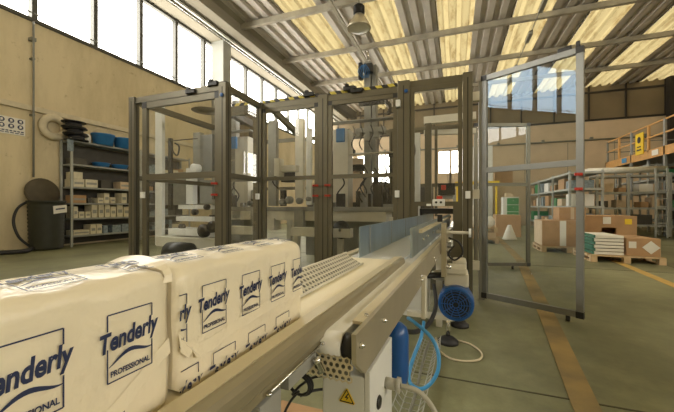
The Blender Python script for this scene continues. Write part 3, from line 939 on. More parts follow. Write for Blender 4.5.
# gripper and motor cluster
gc = at(368, 134, 4.6)
b = MB(); b.box((gc.x - .20, 4.6, gc.z + .02), (gc.x + .24, 4.75, gc.z + .10), .01); b.box((gc.x - .05, 4.58, gc.z - .1), (gc.x + .03, 4.7, gc.z + .04), .01); b.box((gc.x + .08, 4.58, gc.z - .06), (gc.x + .16, 4.7, gc.z + .04), .01)
b.box((gc.x - .18, 4.6, gc.z - .04), (gc.x - .12, 4.68, gc.z + .04), .01); b.build('gripper', 'grey_paint', pm)
for dx in (-.22, -.10, .05, .20):
    b = MB(); b.tube(smooth_curve([(gc.x + dx, 4.56, gc.z + .12), (gc.x + dx + .05, 4.5, gc.z - .02), (gc.x + dx - .02, 4.55, gc.z - .14), (gc.x + dx + .02, 4.58, gc.z - .24)]), .008, 6); b.build('cable', 'rubber', pm)
mbx(268, 120, 276, 206, 5.2, .10, 'grey_paint', 'column')
mbx(278, 165, 296, 172, 4.5, .12, 'cream_paint', 'arm')
mbx(274, 158, 279, 176, 4.45, .16, 'cream_paint', 'arm_plate')
mbx(295, 118, 303, 200, 5.1, .10, 'cream_paint', 'column')
mbx(306, 128, 311, 205, 5.0, .06, 'white_paint', 'column')
mbx(281, 165, 294, 182, 5.2, .2, 'dark_steel', 'motor')
mbx(280, 190, 284, 206, 5.0, .1, 'dark_steel', 'bracket')
mbx(352, 158, 362, 206, 5.4, .12, 'card_light', 'column')
mbx(373, 118, 378, 206, 5.6, .08, 'dark_steel', 'column')
# low beams and base
mbx(266, 207, 396, 211, 4.30, .5, 'grey_paint', 'table_edge')
mbx(266, 211, 318, 220, 4.32, .45, 'cream_paint', 'side_beam')
mbx(327, 211, 386, 221, 4.32, .45, 'cream_paint', 'side_beam')
mbx(294, 209, 303, 228, 4.26, .1, 'grey_paint', 'bracket')
mbx(266, 218, 274, 230, 4.28, .2, 'cream_paint', 'bracket')
mbx(291, 229, 350, 236, 4.1, .15, 'cream_paint', 'foot_beam')
b = MB(); b.box((-2.3, 4.3, 0.0), (-.75, 4.4, .12), .005); b.box((-2.3, 5.3, 0.0), (-.75, 5.4, .12), .005); b.build('base_beam', 'cream_paint', pm)
for x in (-2.25, -1.55, -.8):
    for y in (4.35, 5.35):
        b = MB(); b.box((x - .04, y - .04, .12), (x + .04, y + .04, .9), .004); b.build('leg', 'cream_paint', pm)
b = MB(); b.box((-2.3, 4.75, .25), (-1.0, 5.25, .85), .01); b.build('gearbox_cover', 'grey_paint', pm)
wc = at(341, 230, 4.15)
b = MB(); b.lathe([(.03, -.02), (.12, -.01), (.125, .0), (.125, .06), (.03, .07)], wc, (0, 1, 0), 28); dr = b.build('drive_wheel', 'black', pm)
b = MB(); b.lathe([(.02, 0), (.02, .04)], (wc.x, wc.y - .05, wc.z), (0, 1, 0), 12); b.build('hub', 'chrome', dr)
for k, (px, py, r_) in enumerate(((283, 202, .05), (290, 200, .06), (300, 201, .05), (309, 199, .035), (318, 203, .04))):
    c = at(px, py, 4.5); b = MB(); b.lathe([(r_ * .4, -.03), (r_, -.02), (r_, .05), (r_ * .5, .07)], c, (0, -1, 0), 16); b.build('pulley', 'grey_paint' if k % 2 else 'alu_light', pm)

# small fittings on the machine bed
rnd = random.Random(3)
for k in range(26):
    x = -2.25 + 1.55 * rnd.random(); y = 4.45 + .6 * rnd.random(); z = 1.01 + .03 * rnd.random()
    hh = .05 + .28 * rnd.random() ** 2; ww = .02 + .05 * rnd.random()
    b = MB(); b.box((x - ww, y - .03, z), (x + ww, y + .03, z + hh), .004)
    b.build(('bracket', 'sensor_mount')[k % 2], rnd.choice(('black', 'dark_steel', 'grey_paint', 'alu_light', 'black')), pm)
for k in range(12):
    x = -2.3 + 1.6 * rnd.random(); y = 4.5 + .5 * rnd.random(); z0 = 1.1 + .9 * rnd.random()
    b = MB(); b.tube(smooth_curve([(x, y, z0), (x + .06, y, z0 - .14), (x - .05, y, z0 - .30), (x + .03, y, z0 - .46)]), .011, 6); b.build('cable', 'rubber', pm)
for k in range(9):
    x = -2.2 + 1.4 * rnd.random(); z = 1.55 + .5 * rnd.random()
    b = MB(); b.box((x, 5.25, z), (x + .1 + .2 * rnd.random(), 5.33, z + .04 + .09 * rnd.random()), .004); b.build('cable_box', rnd.choice(('dark_steel', 'grey_paint', 'black')), pm)

# left stacker machine
lm = thing('stacker_machine', 'pale stacking machine inside the left guard bay', 'machine', (-3.2, 4.5, 0))
mbx(155, 104, 162, 245, 3.9, .06, 'white_paint', 'column', lm)
mbx(232, 100, 240, 240, 3.95, .10, 'white_paint', 'column', lm)
b = MB(); b.tube([at(163, 111, 3.6), at(212, 128, 4.6)], .045, 14); b.build('round_beam', 'alu', lm)
b = MB(); b.tube([at(207, 113, 5.2) + Vector((0, 0, .0)), at(207, 111, 5.2)], [.02, .3], 20); b.build('dish', 'alu', lm)
mbx(168, 138, 171, 210, 4.4, .05, 'dark_steel', 'upright', lm)
mbx(168, 138, 196, 141, 4.4, .05, 'dark_steel', 'upper_rail', lm)
mbx(193, 132, 200, 205, 4.6, .10, 'grey_paint', 'column', lm)
mbx(200, 134, 212, 172, 4.5, .20, 'alu_light', 'cover', lm)
mbx(186, 168, 193, 204, 4.2, .10, 'white_paint', 'bracket', lm)
hc = at(193, 168, 4.15)
b = MB(); b.lathe([(.05, 0), (.075, .01), (.075, .12), (.05, .13)], hc, (0, 1, 0), 20); b.lathe([(.035, -.01), (.035, .0)], hc, (0, 1, 0), 16); b.build('roller_head', 'white_paint', lm)
mbx(178, 205, 212, 209, 4.1, .3, 'white_paint', 'shelf_plate', lm)
mbx(176, 217, 212, 221, 4.05, .3, 'white_paint', 'shelf_plate', lm)
mbx(168, 230, 214, 235, 3.9, .4, 'white_paint', 'shelf_plate', lm)
mbx(156, 239, 214, 246, 3.8, .4, 'cream_paint', 'base_beam', lm)
mbx(190, 180, 212, 204, 4.6, .25, 'grey_paint', 'gearbox', lm)
mbx(160, 172, 186, 204, 4.9, .10, 'alu_light', 'cover', lm)
for px, py, r_ in ((203, 231, .10), (212, 227, .085), (194, 212, .05), (206, 207, .045), (181, 227, .05)):
    c = at(px, py, 3.75 if r_ > .08 else 4.0); b = MB(); b.lathe([(r_ * .3, -.02), (r_, -.01), (r_, .05), (r_ * .4, .06)], c, (0, 1, 0), 24); b.build('pulley', 'dark_steel', lm)
c = at(168, 142, 4.35); b = MB(); b.tube(smooth_curve([c, c + Vector((.08, 0, -.05)), c + Vector((.12, 0, -.18)), c + Vector((.22, 0, -.25)), c + Vector((.26, 0, -.10)), c + Vector((.16, 0, -.03))]), .014, 6); b.build('cable', 'rubber', lm)
for px in (241, 246, 249):
    c = at(px, 190, 4.6); b = MB()
    for k in range(9):
        b.lathe([(.02, k * .06), (.035, k * .06 + .03), (.02, k * .06 + .055)], (c.x, c.y, c.z - .25), seg=12)
    b.build('spring_cup', 'dark_steel', lm)
for x in (-4.1 + .25, -2.75):
    b = MB(); b.box((x - .04, 4.0, 0), (x + .04, 4.08, .55), .004); b.box((x - .04, 5.0, 0), (x + .04, 5.08, .9), .004); b.build('leg', 'cream_paint', lm)
b = MB(); b.lathe([(.10, -.18), (.14, -.16), (.15, .0), (.14, .2), (.10, .22)], (-3.62, 3.42, .40), (1, .1, 0), 28)
tag(b.build('vacuum_motor', 'black'), 'black round motor housing low behind the left guard door', 'motor')

for k, (x0, x1, h_) in enumerate(((-3.3, -2.35, 1.45), (-2.3, -1.4, 1.58), (-1.35, -.45, 1.5))):  # invented dark units, added to deepen the darkness behind the machine
    dc = thing('dark_filler', 'dark brown unit added to darken behind the packing machine, %s' % ('leftmost of three', 'middle and tallest of three', 'rightmost of three')[k], 'cupboard', ((x0 + x1) / 2, 7.2, 0), 'dark fillers behind the machine')
    b = MB(); b.box((x0, 6.9, .01), (x1, 7.5, h_), .01); b.build('cupboard_body', 'dark_steel', dc)
    for xa, xb in ((x0 + .02, (x0 + x1) / 2 - .01), ((x0 + x1) / 2 + .01, x1 - .02)):
        b = MB(); b.box((xa, 6.88, .08), (xb, 6.9, h_ - .03), .003); b.build('door', 'dark_box', dc)

rnd = random.Random(5)
for k in range(18):
    x = -3.75 + 1.05 * rnd.random(); y = 4.05 + .3 * rnd.random(); z = rnd.choice((.64, .80, 1.03, 1.04)) + .02
    hh = .04 + .16 * rnd.random(); ww = .02 + .04 * rnd.random()
    b = MB(); b.box((x - ww, y, z), (x + ww, y + .06, z + hh), .004); b.build('bracket', rnd.choice(('black', 'dark_steel', 'grey_paint', 'black')), lm)
for k in range(7):
    x = -3.6 + .9 * rnd.random(); z0 = 1.3 + .8 * rnd.random()
    b = MB(); b.tube(smooth_curve([(x, 4.5, z0), (x + .07, 4.5, z0 - .12), (x - .05, 4.5, z0 - .30), (x + .05, 4.5, z0 - .42)]), .010, 6); b.build('cable', 'rubber', lm)

# control head (black box with red label) and small switch box on the guard rail
hd = thing('control_head', 'black control head with a red label behind the narrow guard pane', 'control box', at(447, 196, 4.6))
mbx(438, 183, 455, 195, 4.6, .12, 'black', 'housing', hd)
mbx(441, 185, 446, 190, 4.59, .008, 'red', 'label_plate', hd)
mbx(440, 195, 453, 199, 4.62, .08, 'grey_paint', 'mount', hd)
b = MB()
p = at(436, 140, 4.9); b.box((p.x - .02, 4.9, .9), (p.x + .02, 4.94, 2.2)); b.build('stand', 'alu', hd)
p = at(417, 140, 4.7); b = MB(); b.box((p.x - .05, 4.7, 0), (p.x + .04, 4.78, 2.1), .004)
tag(b.build('white_upright', 'white_paint'), 'pale upright profile behind the narrow guard pane', 'post')
p = at(428, 140, 5.2); b = MB(); b.box((p.x - .05, 5.2, 0), (p.x + .05, 5.3, 2.35), .004)
tag(b.build('brown_upright', 'alu'), 'broad brown upright behind the narrow guard pane', 'post')
b = MB()
pp = at(411, 140, 4.5)
b.tube(smooth_curve([(pp.x, 4.5, 2.05), (pp.x + .05, 4.5, 1.8), (pp.x - .02, 4.5, 1.55), (pp.x + .04, 4.5, 1.3), (pp.x, 4.5, 1.05)]), .014, 6)
tag(b.build('hanging_cable', 'rubber'), 'black cable bundle hanging behind the narrow guard pane', 'cable')
sb = thing('switch_box', 'small white switch box with two buttons on the guard ledge', 'switch box', (-.17, 3.70, 1.05))
b = MB(); b.box((-.235, 3.69, 1.05), (-.105, 3.765, 1.125), .006); b.build('box_body', 'white_paint', sb)
for dx in (-.195, -.145):
    b = MB(); b.lathe([(.013, 0), (.013, .012)], (dx, 3.69, 1.09), (0, -1, 0), 12); b.build('button', 'black', sb)
b = MB(); b.box((-.30, 3.69, 1.05), (-.25, 3.76, 1.075), .004)
tag(b.build('small_white_block', 'white_paint'), 'tiny white block left of the switch box', 'block')
b = MB(); b.box((-.19, 3.70, 1.127), (-.13, 3.74, 1.16), .005); tag(b.build('red_knob', 'red'), 'red knob on top of the small switch box', 'knob')
b = MB(); b.beam(at(424, 121, 5.6), at(476, 116, 5.6), .1, .12); b.beam(at(424, 133, 5.7), at(476, 131, 5.7), .08, .08)
tag(b.build('overhead_beams', 'cream_paint'), 'two pale overhead beams behind the narrow guard pane', 'beam')
# infeed tunnel
b = MB(); b.box((-.36, 3.86, .96), (-.02, 4.4, 1.02), .004); b.box((-.39, 3.86, .62), (-.36, 4.4, 1.02), .004); b.box((-.02, 3.86, .62), (.01, 4.4, 1.02), .004)
tag(b.build('infeed_tunnel', 'black'), 'black tunnel mouth where the conveyor enters the guard', 'tunnel')

# ================================================================= CONVEYORS
lc_ = thing('package_conveyor', 'wide cream conveyor carrying the wrapped packs, left of the narrow one', 'conveyor', cv(1.5, -.42))
b = MB(); b.cbox(-.35, 1.47, -.56, -.335, .786, .80, .003); b.build('belt', 'belt', lc_)
b = MB(); b.cbox(1.47, 5.2, -.56, -.30, .786, .80, .003); b.build('belt', 'belt_white', lc_)
b = MB(); b.prism([(-.336, .762), (-.336, .806), (-.332, .815), (-.298, .820), (-.298, .762)], cv(-.35, 0), cv(1.47, 0), V, (0, 0, 1))
b.build('side_rail', 'rail_cream', lc_)
b = MB(); b.prism([(-.2975, .762), (-.2975, .8185), (-.293, .817), (-.287, .811), (-.283, .803), (-.281, .795), (-.281, .782), (-.286, .776), (-.286, .762)], cv(-.35, 0), cv(1.47, 0), V, (0, 0, 1))
b.build('rail_shaded_side', 'rail_shade', lc_)  # rounded side of the same rail, its shade painted as a darker material
b = MB(); b.prism([(-.60, .72), (-.60, .81), (-.565, .81), (-.565, .72)], cv(-.35, 0), cv(5.2, 0), V, (0, 0, 1)); b.build('side_rail', 'rail_cream', lc_)
b = MB(); b.cbox(-.3, 1.46, -.56, -.34, .70, .784); b.build('bed', 'steel_plate', lc_)
b = MB(); b.cbox(1.50, 5.15, -.56, -.32, .70, .784); b.build('bed', 'steel_plate', lc_)
for s in (.40, 3.4, 4.6):
    for a in (-.31, -.55):
        if s < 1 and a < -.5:
            continue
        b = MB(); b.cbox(s, s + .06, a - .03, a + .015, .0, .745, .004); b.build('leg', 'grey_paint' if s < 1 else 'cream_paint', lc_)
b = MB(); c = cv(.3985, -.305, .715); b.lathe([(.012, 0), (.012, .003)], c, -U, 16); b.build('leg_hole', 'black', lc_)
# adjusting rod with clamp under the near rail
b = MB(); b.tube([cv(.40, -.279, .770), cv(.59, -.279, .772)], .0022, 8); b.lathe([(.005, 0), (.005, .004)], cv(.40, -.279, .768), (0, 0, 1), 10); b.lathe([(.005, 0), (.005, .004)], cv(.585, -.279, .770), (0, 0, 1), 10); b.build('adjusting_rod', 'chrome', lc_)
b = MB(); b.cbox(.47, .575, -.305, -.287, .735, .760, .002); b.build('slotted_bracket', 'grey_paint', lc_)
b = MB(); b.lathe([(.009, 0), (.009, .010), (.006, .011), (.006, .030)], cv(.557, -.280, .755), V * .5 + Vector((0, 0, -.85)), 6); b.build('clamp_bolt', 'chrome', lc_)

rc = thing('narrow_conveyor', 'narrow belt conveyor with brushed side plate, right of the package conveyor', 'conveyor', cv(2.2, -.25))
b = MB()
zt, rr = .790, .028
# belt wraps round the nose roller
prof = [(5.9, zt)] + [(.615 - rr * math.sin(t), zt - rr + rr * math.cos(t)) for t in [math.pi * i / 12 for i in range(13)]] + [(5.9, zt - 2 * rr)]
A = [b.bm.verts.new(cv(s, -.312, z)) for s, z in prof]; B = [b.bm.verts.new(cv(s, -.242, z)) for s, z in prof]
for i in range(len(prof)):
    j = (i + 1) % len(prof)
    f = b.bm.faces.new((A[i], A[j], B[j], B[i])); f.smooth = 0 < i < 14
b.bm.faces.new(A); b.bm.faces.new(B[::-1])
b.build('belt', 'belt_white', rc)
b = MB(); b.cyl(cv(.617, -.2415, zt - rr), cv(.617, -.216, zt - rr), .0255, seg=28); b.build('nose_roller', 'black', rc)
b = MB(); b.flat([cv(.580, -.214, .745), cv(.578, -.214, .803), cv(5.9, -.214, .803), cv(5.9, -.214, .702), cv(.635, -.214, .702)], V, .010); b.build('side_plate', 'steel_plate', rc)
b = MB(); b.cbox(.655, 5.9, -.240, -.2135, .794, .801); b.build('side_plate_flange', 'rail_cream', rc)
b = MB(); b.cbox(1.47, 5.9, -.322, -.314, .73, .792); b.build('inner_side_plate', 'steel_plate', rc)
for s, z in ((.60, .775), (.78, .765), (1.40, .75), (1.42, .73), (1.9, .755), (1.93, .735)):
    b = MB(); b.lathe([(.0065, 0), (.0065, .006), (.003, .007), (.003, .010)], cv(s, -.204, z), V, 6); b.build('bolt', 'chrome', rc)
b = MB(); b.lathe([(.005, 0), (.005, .004)], cv(.69, -.219, .803), (0, 0, 1), 12); b.build('screw', 'chrome', rc)


def perf(mb, O, X, Yv, nx, ny, r, n, th=.002):
    """hexagonally perforated sheet"""
    O, X, Yv, n = Vector(O), Vector(X).normalized(), Vector(Yv).normalized(), Vector(n).normalized()
    w = r * math.sqrt(3); h = 1.5 * r
    cache = {}
    def vert(p, k):
        key = (round(p.x, 5), round(p.y, 5), round(p.z, 5), k)
        if key not in cache:
            cache[key] = mb.bm.verts.new(p + n * (th * k))
        return cache[key]
    for j in range(ny):
        for i in range(nx):
            c = O + X * ((i + (.5 if j % 2 else 0)) * w) + Yv * (j * h)
            out = [c + X * (r * math.sin(a)) + Yv * (r * math.cos(a)) for a in [math.pi / 3 * q for q in range(6)]]
            inn = [c + X * (r * .62 * math.sin(a)) + Yv * (r * .62 * math.cos(a)) for a in [math.pi / 3 * q for q in range(6)]]
            for k in (0, 1):
                for q in range(6):
                    q2 = (q + 1) % 6
                    mb.bm.faces.new((vert(out[q], k), vert(out[q2], k), vert(inn[q2], k), vert(inn[q], k)))
            for q in range(6):
                q2 = (q + 1) % 6
                mb.bm.faces.new((vert(inn[q], 0), vert(inn[q2], 0), vert(inn[q2], 1), vert(inn[q], 1)))


b = MB(); perf(b, cv(.590, -.320, .744), V, Vector((0, 0, -1)) - U * .12, 8, 4, .0076, -U, .0015); b.build('perforated_guard', 'rail_cream', rc)
b = MB(); b.flat([cv(.598, -.320, .750), cv(.598, -.222, .750), cv(.591, -.222, .705), cv(.591, -.320, .705)], U, .002); b.build('dark_hole_sheet', 'conduit', rc)  # dark sheet added behind the holes so they read as dark
# white electrical cabinet under the nose
ec = thing('electrical_cabinet', 'white electrical cabinet with yellow warning triangle under the narrow conveyor', 'cabinet', cv(.76, -.25, .2))
b = MB(); b.cbox(.665, .87, -.317, -.2155, .0, .676, .004); b.cbox(.665, .87, -.2155, -.203, .0, .690, .002); b.build('cabinet_body', 'white_paint', ec)
tz = .624; ta = -.256
b = MB()
tri = []
for k in range(3):
    a0 = math.pi / 2 + k * 2 * math.pi / 3
    for dd in (-.10, .10):
        tri.append(cv(.6635, ta + .0205 * math.cos(a0 + dd), tz + .0205 * math.sin(a0 + dd)))
b.flat(tri, -U, .0008); ws = b.build('warning_triangle', 'yellow', ec)
b = MB()
to = [cv(.6625, ta + p[0] * .0215, tz + p[1] * .0215) for p in ((0, .92), (.80, -.47), (-.80, -.47))]
ti = [cv(.6625, ta + p[0] * .019, tz + p[1] * .019) for p in ((0, .84), (.72, -.42), (-.72, -.42))]
for i in range(3):
    j = (i + 1) % 3
    b.flat([to[i], to[j], ti[j], ti[i]], -U, .0006)
bolt = [(.10, .55), (-.28, -.02), (.02, .02), (-.12, -.38), (.26, .14), (-.02, .10), (.22, .5)]
b.flat([cv(.6625, ta + x * .018, tz + z * .018) for x, z in bolt], -U, .0006); b.build('bolt_symbol', 'black', ws)
b = MB(); b.cyl(cv(.80, -.205, .60), cv(.80, -.170, .60), .014, seg=16); b.cyl(cv(.80, -.175, .60), cv(.80, -.165, .60), .019, seg=6); b.build('cable_gland', 'silver_hose', ec)
b = MB(); b.lathe([(.012, 0), (.016, .004), (.012, .008)], cv(.73, -.205, .59), V, 16); b.build('key_lock', 'black', ec)
b = MB(); b.tube(smooth_curve([cv(.80, -.165, .60), cv(.80, -.12, .595), cv(.79, -.08, .56), cv(.77, -.05, .49), cv(.76, -.045, .40), cv(.78, -.06, .2), cv(.80, -.09, .03)]), .0062, 8)
tag(b.build('cable_conduit', 'silver_hose'), 'grey corrugated conduit curving down from the white cabinet', 'conduit')

# blue air tank hanging beside the cabinet
at_ = thing('air_tank', 'blue rounded air tank under the narrow conveyor', 'tank', cv(1.02, -.235, .45))
b = MB(); b.lathe([(.001, .0), (.025, .005), (.038, .02), (.042, .04), (.042, .17), (.036, .195), (.02, .21), (.001, .215)], cv(1.05, -.232, .455)); b.build('tank_body', 'blue', at_)
b = MB(); b.cyl(cv(1.05, -.245, .70), cv(1.05, -.245, .745), .01, seg=10); b.build('bracket', 'chrome', at_)

# guide plates
g1 = thing('guide_plate', 'long bluish steel guide plate on the left side of the belt', 'guide plate', cv(2.6, -.5, .80))
b = MB(); b.cbox(1.46, 4.6, -.502, -.497, .801, .95); b.build('plate', 'guide', g1)
for s in (1.62, 2.1, 2.6, 3.2):
    b = MB(); b.cbox(s, s + .012, -.4965, -.4950, .805, .948); b.build('plate_seam', 'grey_paint', g1)
b = MB(); b.cbox(2.2, 2.24, -.60, -.502, .84, .87); b.tube([cv(1.95, -.56, .86), cv(1.95, -.502, .86)], .008, 8); b.build('mount', 'black', g1)
g2 = thing('guide_plate', 'shorter grey steel guide plate between the two belt lanes', 'guide plate', cv(2.6, -.27, .80))
b = MB(); b.cbox(1.55, 4.4, -.274, -.262, .801, .945); b.build('plate', 'guide', g2)
b = MB(); b.cbox(1.75, 4.3, -.2615, -.245, .905, .925); b.build('plate_rib', 'rail_cream', g2)
for s in (1.9, 2.1, 2.4, 2.8):
    b = MB(); b.lathe([(.008, 0), (.008, .006)], cv(s, -.2615, .86), V, 8); b.build('bolt', 'chrome', g2)
b = MB(); perf(b, cv(.715, -.440, .806), U, Vector((0, 0, 1)) * .55 - V * .85, 29, 5, .0115, V, .003)
hg = b.build('perforated_chute', 'cream_paint')
b = MB(); b.flat([cv(.70, -.430, .796), cv(1.31, -.430, .796), cv(1.31, -.511, .840), cv(.70, -.511, .840)], (0, 0, -1), .002); b.build('dark_chute_sheet', 'conduit', hg)  # added sheet that gives the chute holes a darker inside
tag(hg, 'cream perforated side sheet behind the far pack', 'guide sheet')
b = MB(); b.tube([cv(.70, -.505, .847), cv(1.30, -.505, .847)], .0045, 8); b.build('upper_edge', 'cream_paint', hg)
b = MB(); b.tube([cv(.70, -.430, .805), cv(1.30, -.430, .805)], .0045, 8); b.build('lower_edge', 'cream_paint', hg)

# pole stand with cross rod beside the conveyor
ps = thing('sensor_stand', 'upright bracket with horizontal white rod beside the narrow conveyor', 'bracket', cv(2.35, -.17, .7))
b = MB(); b.cbox(2.36, 2.42, -.20, -.165, .55, .93, .003); b.build('upright', 'steel_plate', ps)
b = MB(); b.tube([cv(2.38, -.24, .865), cv(2.38, -.02, .865)], .011, 10); b.build('rod', 'cream_paint', ps)
b = MB(); b.lathe([(.03, 0), (.03, .015)], cv(2.38, -.02, .865), V, 18); b.build('rod_end', 'white_paint', ps)
for z in (.80, .74, .68, .62):
    b = MB(); b.lathe([(.014, 0), (.014, .03)], cv(2.39, -.165, z), V, 12); b.build('knob', 'chrome', ps)
b = MB(); b.box(cv(2.3, -.22, .94), cv(2.36, -.19, .99), .004); b.build('sensor', 'black', ps)
b = MB(); b.tube(smooth_curve([cv(2.34, -.15, .83), cv(2.33, -.08, .80), cv(2.33, -.06, .73), cv(2.33, -.11, .68), cv(2.33, -.15, .72), cv(2.34, -.11, .78)]), .007, 6)
tag(b.build('black_cable', 'rubber'), 'short black cable loop beside the sensor bracket', 'cable')
# bracket on the plate side
b = MB(); b.cbox(1.42, 1.48, -.203, -.185, .56, .74, .003); b.build('side_bracket', 'cream_paint', rc)

# drive unit
dm = thing('gear_motor', 'blue electric motor with round fan cover on a stand', 'motor', (-.02, 2.6, 0))
mc = Vector((.005, 2.45, .345))
ax = Vector((.03, 1, 0)).normalized()
b = MB(); b.lathe([(.100, -.004), (.114, -.006), (.122, .0), (.124, .02), (.124, .14), (.112, .15)], mc, ax, 40); fc = b.build('fan_cover', 'blue', dm)
b = MB()
for k in range(5):
    r_ = .022 + k * .018
    b.tube([mc + Vector((math.cos(t) * r_, -.020 + .008 * (r_ / .1) ** 2, math.sin(t) * r_)) for t in [2 * math.pi * i / 24 for i in range(24)]], .003, 5, closed=True)
for k in range(10):
    t = 2 * math.pi * k / 10
    b.tube([mc + Vector((math.cos(t) * .02, -.02, math.sin(t) * .02)), mc + Vector((math.cos(t) * .104, -.010, math.sin(t) * .10))], .003, 5)
b.build('grille', 'blue', fc)
b = MB(); b.lathe([(.10, 0), (.10, .003)], mc + ax * -.008, ax, 32); b.build('fan_recess', 'black', fc)
b = MB(); b.lathe([(.10, .15), (.10, .36), (.085, .38)], mc, ax, 32)
for k in range(24):
    t = 2 * math.pi * k / 24
    c = mc + Vector((math.cos(t) * .105, .16, math.sin(t) * .105)); b.box(c - Vector((.003, 0, .003)), c + Vector((.003, .19, .003)))
b.build('motor_body', 'blue', dm)
b = MB(); b.box((-.075, 2.52, .45), (.095, 2.74, .55), .015); b.box((-.055, 2.50, .55), (.08, 2.70, .595), .01); tb = b.build('terminal_box', 'cream_paint', dm)
b = MB(); b.lathe([(.03, 0), (.045, .02), (.04, .07), (.03, .10)], (-.075, 2.66, .50), (-1, 0, 0), 18); b.build('shaft_housing', 'cream_paint', dm)
b = MB(); b.box((-.02, 2.85, .24), (.09, 3.02, .60), .02); b.build('gearbox', 'cream_paint', dm)
b = MB(); b.cyl((-.05, 2.60, .03), (-.05, 2.60, .24), .016, seg=14); b.build('stand_pole', 'chrome', dm)
b = MB(); b.lathe([(.075, 0), (.075, .02), (.045, .045), (.02, .055)], (-.05, 2.60, 0.0), seg=24); b.build('levelling_foot', 'rubber', dm)
b = MB(); b.cyl((.04, 3.0, .03), (.04, 3.0, .3), .016, seg=14); b.build('stand_pole', 'chrome', dm)
b = MB(); b.lathe([(.075, 0), (.075, .02), (.045, .045), (.02, .055)], (.04, 3.0, 0.0), seg=24); b.build('levelling_foot', 'rubber', dm)
b = MB(); b.box((-.36, 2.58, .175), (-.0, 2.63, .215), .004); b.build('cross_bar', 'cream_paint', dm)
b = MB(); b.tube(smooth_curve([(-.32, 2.50, .52), (-.20, 2.52, .52), (-.12, 2.60, .515), (-.075, 2.64, .51)]), .022, 10)
tag(b.build('motor_lead', 'rubber'), 'thick black lead running to the blue motor', 'cable')
b = MB(); b.box((-.50, 2.75, .12), (-.22, 3.15, .50), .01)
tag(b.build('base_cabinet', 'white_paint'), 'white base cabinet on the floor under the conveyor behind motor', 'cabinet')
for s in (2.9, 4.3):
    b = MB(); b.cbox(s, s + .05, -.29, -.24, 0, .705, .004); b.build('leg', 'cream_paint', rc)

# hoses and cables near the conveyor
def pxpath(pts):
    out = []
    for px, py, d in pts:
        r = ray(px, py); out.append(Vector((r[0] * d, r[1] * d, 1.05 + r[2] * d)))
    return out


b = MB(); b.tube(smooth_curve(pxpath([(408, 318, 1.55), (414, 322, 1.5), (430, 336, 1.45), (438, 352, 1.42), (438, 370, 1.4), (431, 383, 1.4), (421, 389, 1.4), (411, 384, 1.42), (409, 374, 1.45), (414, 356, 1.5), (421, 338, 1.55), (424, 322, 1.65)])), .0085, 8)
tag(b.build('blue_air_hose', 'blue_light'), 'bright blue air hose hanging in a loop beside the tank', 'hose')
b = MB(); b.tube(smooth_curve([tuple(atz(px, py, .008)) for px, py in ((446, 341), (455, 340), (470, 344), (481, 352), (480, 359), (468, 361), (452, 359), (441, 352), (438, 346), (436, 338))]), .007, 8)
tag(b.build('white_floor_cable', 'cream_tyre'), 'thin pale cable looped on the floor below the motor', 'cable')
b = MB(); b.tube(smooth_curve(pxpath([(396, 326, 1.6), (405, 331, 1.62), (418, 331, 1.7), (430, 322, 1.9), (436, 305, 2.1), (434, 285, 2.3)])), .013, 8)
tag(b.build('thick_black_cable', 'rubber'), 'thick black cable slung behind the blue air hose', 'cable')
b = MB()
cc = pxpath([(299, 385, .72)])[0]
for k, R in enumerate((.024, .0265, .029)):
    b.tube([cc + V * (R * math.cos(t) * 1.05) + Vector((0, 0, R * math.sin(t) * .9)) + U * (.004 * k) for t in [2 * math.pi * i / 24 for i in range(24)]], .0028, 6, closed=True)
b.tube(smooth_curve(pxpath([(292, 395, .72), (300, 386, .73), (312, 378, .76), (322, 376, .80)])), .003, 6)
b.tube(smooth_curve(pxpath([(300, 396, .72), (312, 391, .73), (324, 389, .75)])), .003, 6)
b.tube(smooth_curve(pxpath([(299, 391, .72), (290, 402, .72), (284, 414, .73), (278, 430, .76)])), .003, 6)
tag(b.build('cable_coil', 'rubber'), 'coil of thin black cable hanging by the white cabinet', 'cable')
# wire basket tray along the floor
wt = MB()
for a, z in ((-.35, .10), (-.32, .06), (-.28, .06), (-.24, .06), (-.21, .10)):
    wt.tube([cv(.9, a, z), cv(2.45, a, z)], .003, 5)
s = .92
while s < 2.45:
    wt.tube([cv(s, -.35, .10), cv(s, -.32, .06), cv(s, -.24, .06), cv(s, -.21, .10)], .0025, 5); s += .05
for a_ in (-.35, -.21):
    wt.tube([cv(1.2, a_, .10), cv(1.2, a_, .0)], .004, 5); wt.tube([cv(2.4, a_, .10), cv(2.4, a_, .0)], .004, 5)
tag(wt.build('wire_cable_tray', 'rack'), 'silver wire basket cable tray running along beneath the conveyor', 'cable tray')
b = MB(); b.tube(smooth_curve([cv(.95, -.29, .072), cv(1.6, -.27, .072), cv(2.2, -.29, .072), cv(2.4, -.28, .072)]), .008, 6)
tag(b.build('tray_cable', 'conduit'), 'grey cable lying inside the wire tray', 'cable')
b = MB(); b.box((-.78, 1.05, .0), (-.55, 1.35, .12), .005); tag(b.build('low_carton', 'card'), 'brown carton on the floor beneath the left conveyor', 'box')

# ================================================================= PACKS
PW0, PW1, PZ0, PZ1, PR = -.48, -.352, .801, .971, .020


def pack_profile(nn=6):
    """unrolled outline of a pack: list of (arc length, a, z) from front bottom over the top to back bottom"""
    pts = []
    pts.append((PW1, PZ0))
    for k in range(1, 8):
        pts.append((PW1, PZ0 + (PZ1 - PR - PZ0) * k / 8))
    for k in range(nn + 1):
        t = math.pi / 2 * k / nn
        pts.append((PW1 - PR + PR * math.cos(t), PZ1 - PR + PR * math.sin(t)))
    for k in range(1, 6):
        pts.append((PW1 - PR + (PW0 + 2 * PR - PW1) * k / 6, PZ1 + .004 * math.sin(math.pi * k / 6)))
    for k in range(nn + 1):
        t = math.pi / 2 * k / nn
        pts.append((PW0 + PR - PR * math.sin(t), PZ1 - PR + PR * math.cos(t)))
    pts.append((PW0, PZ0))
    return pts


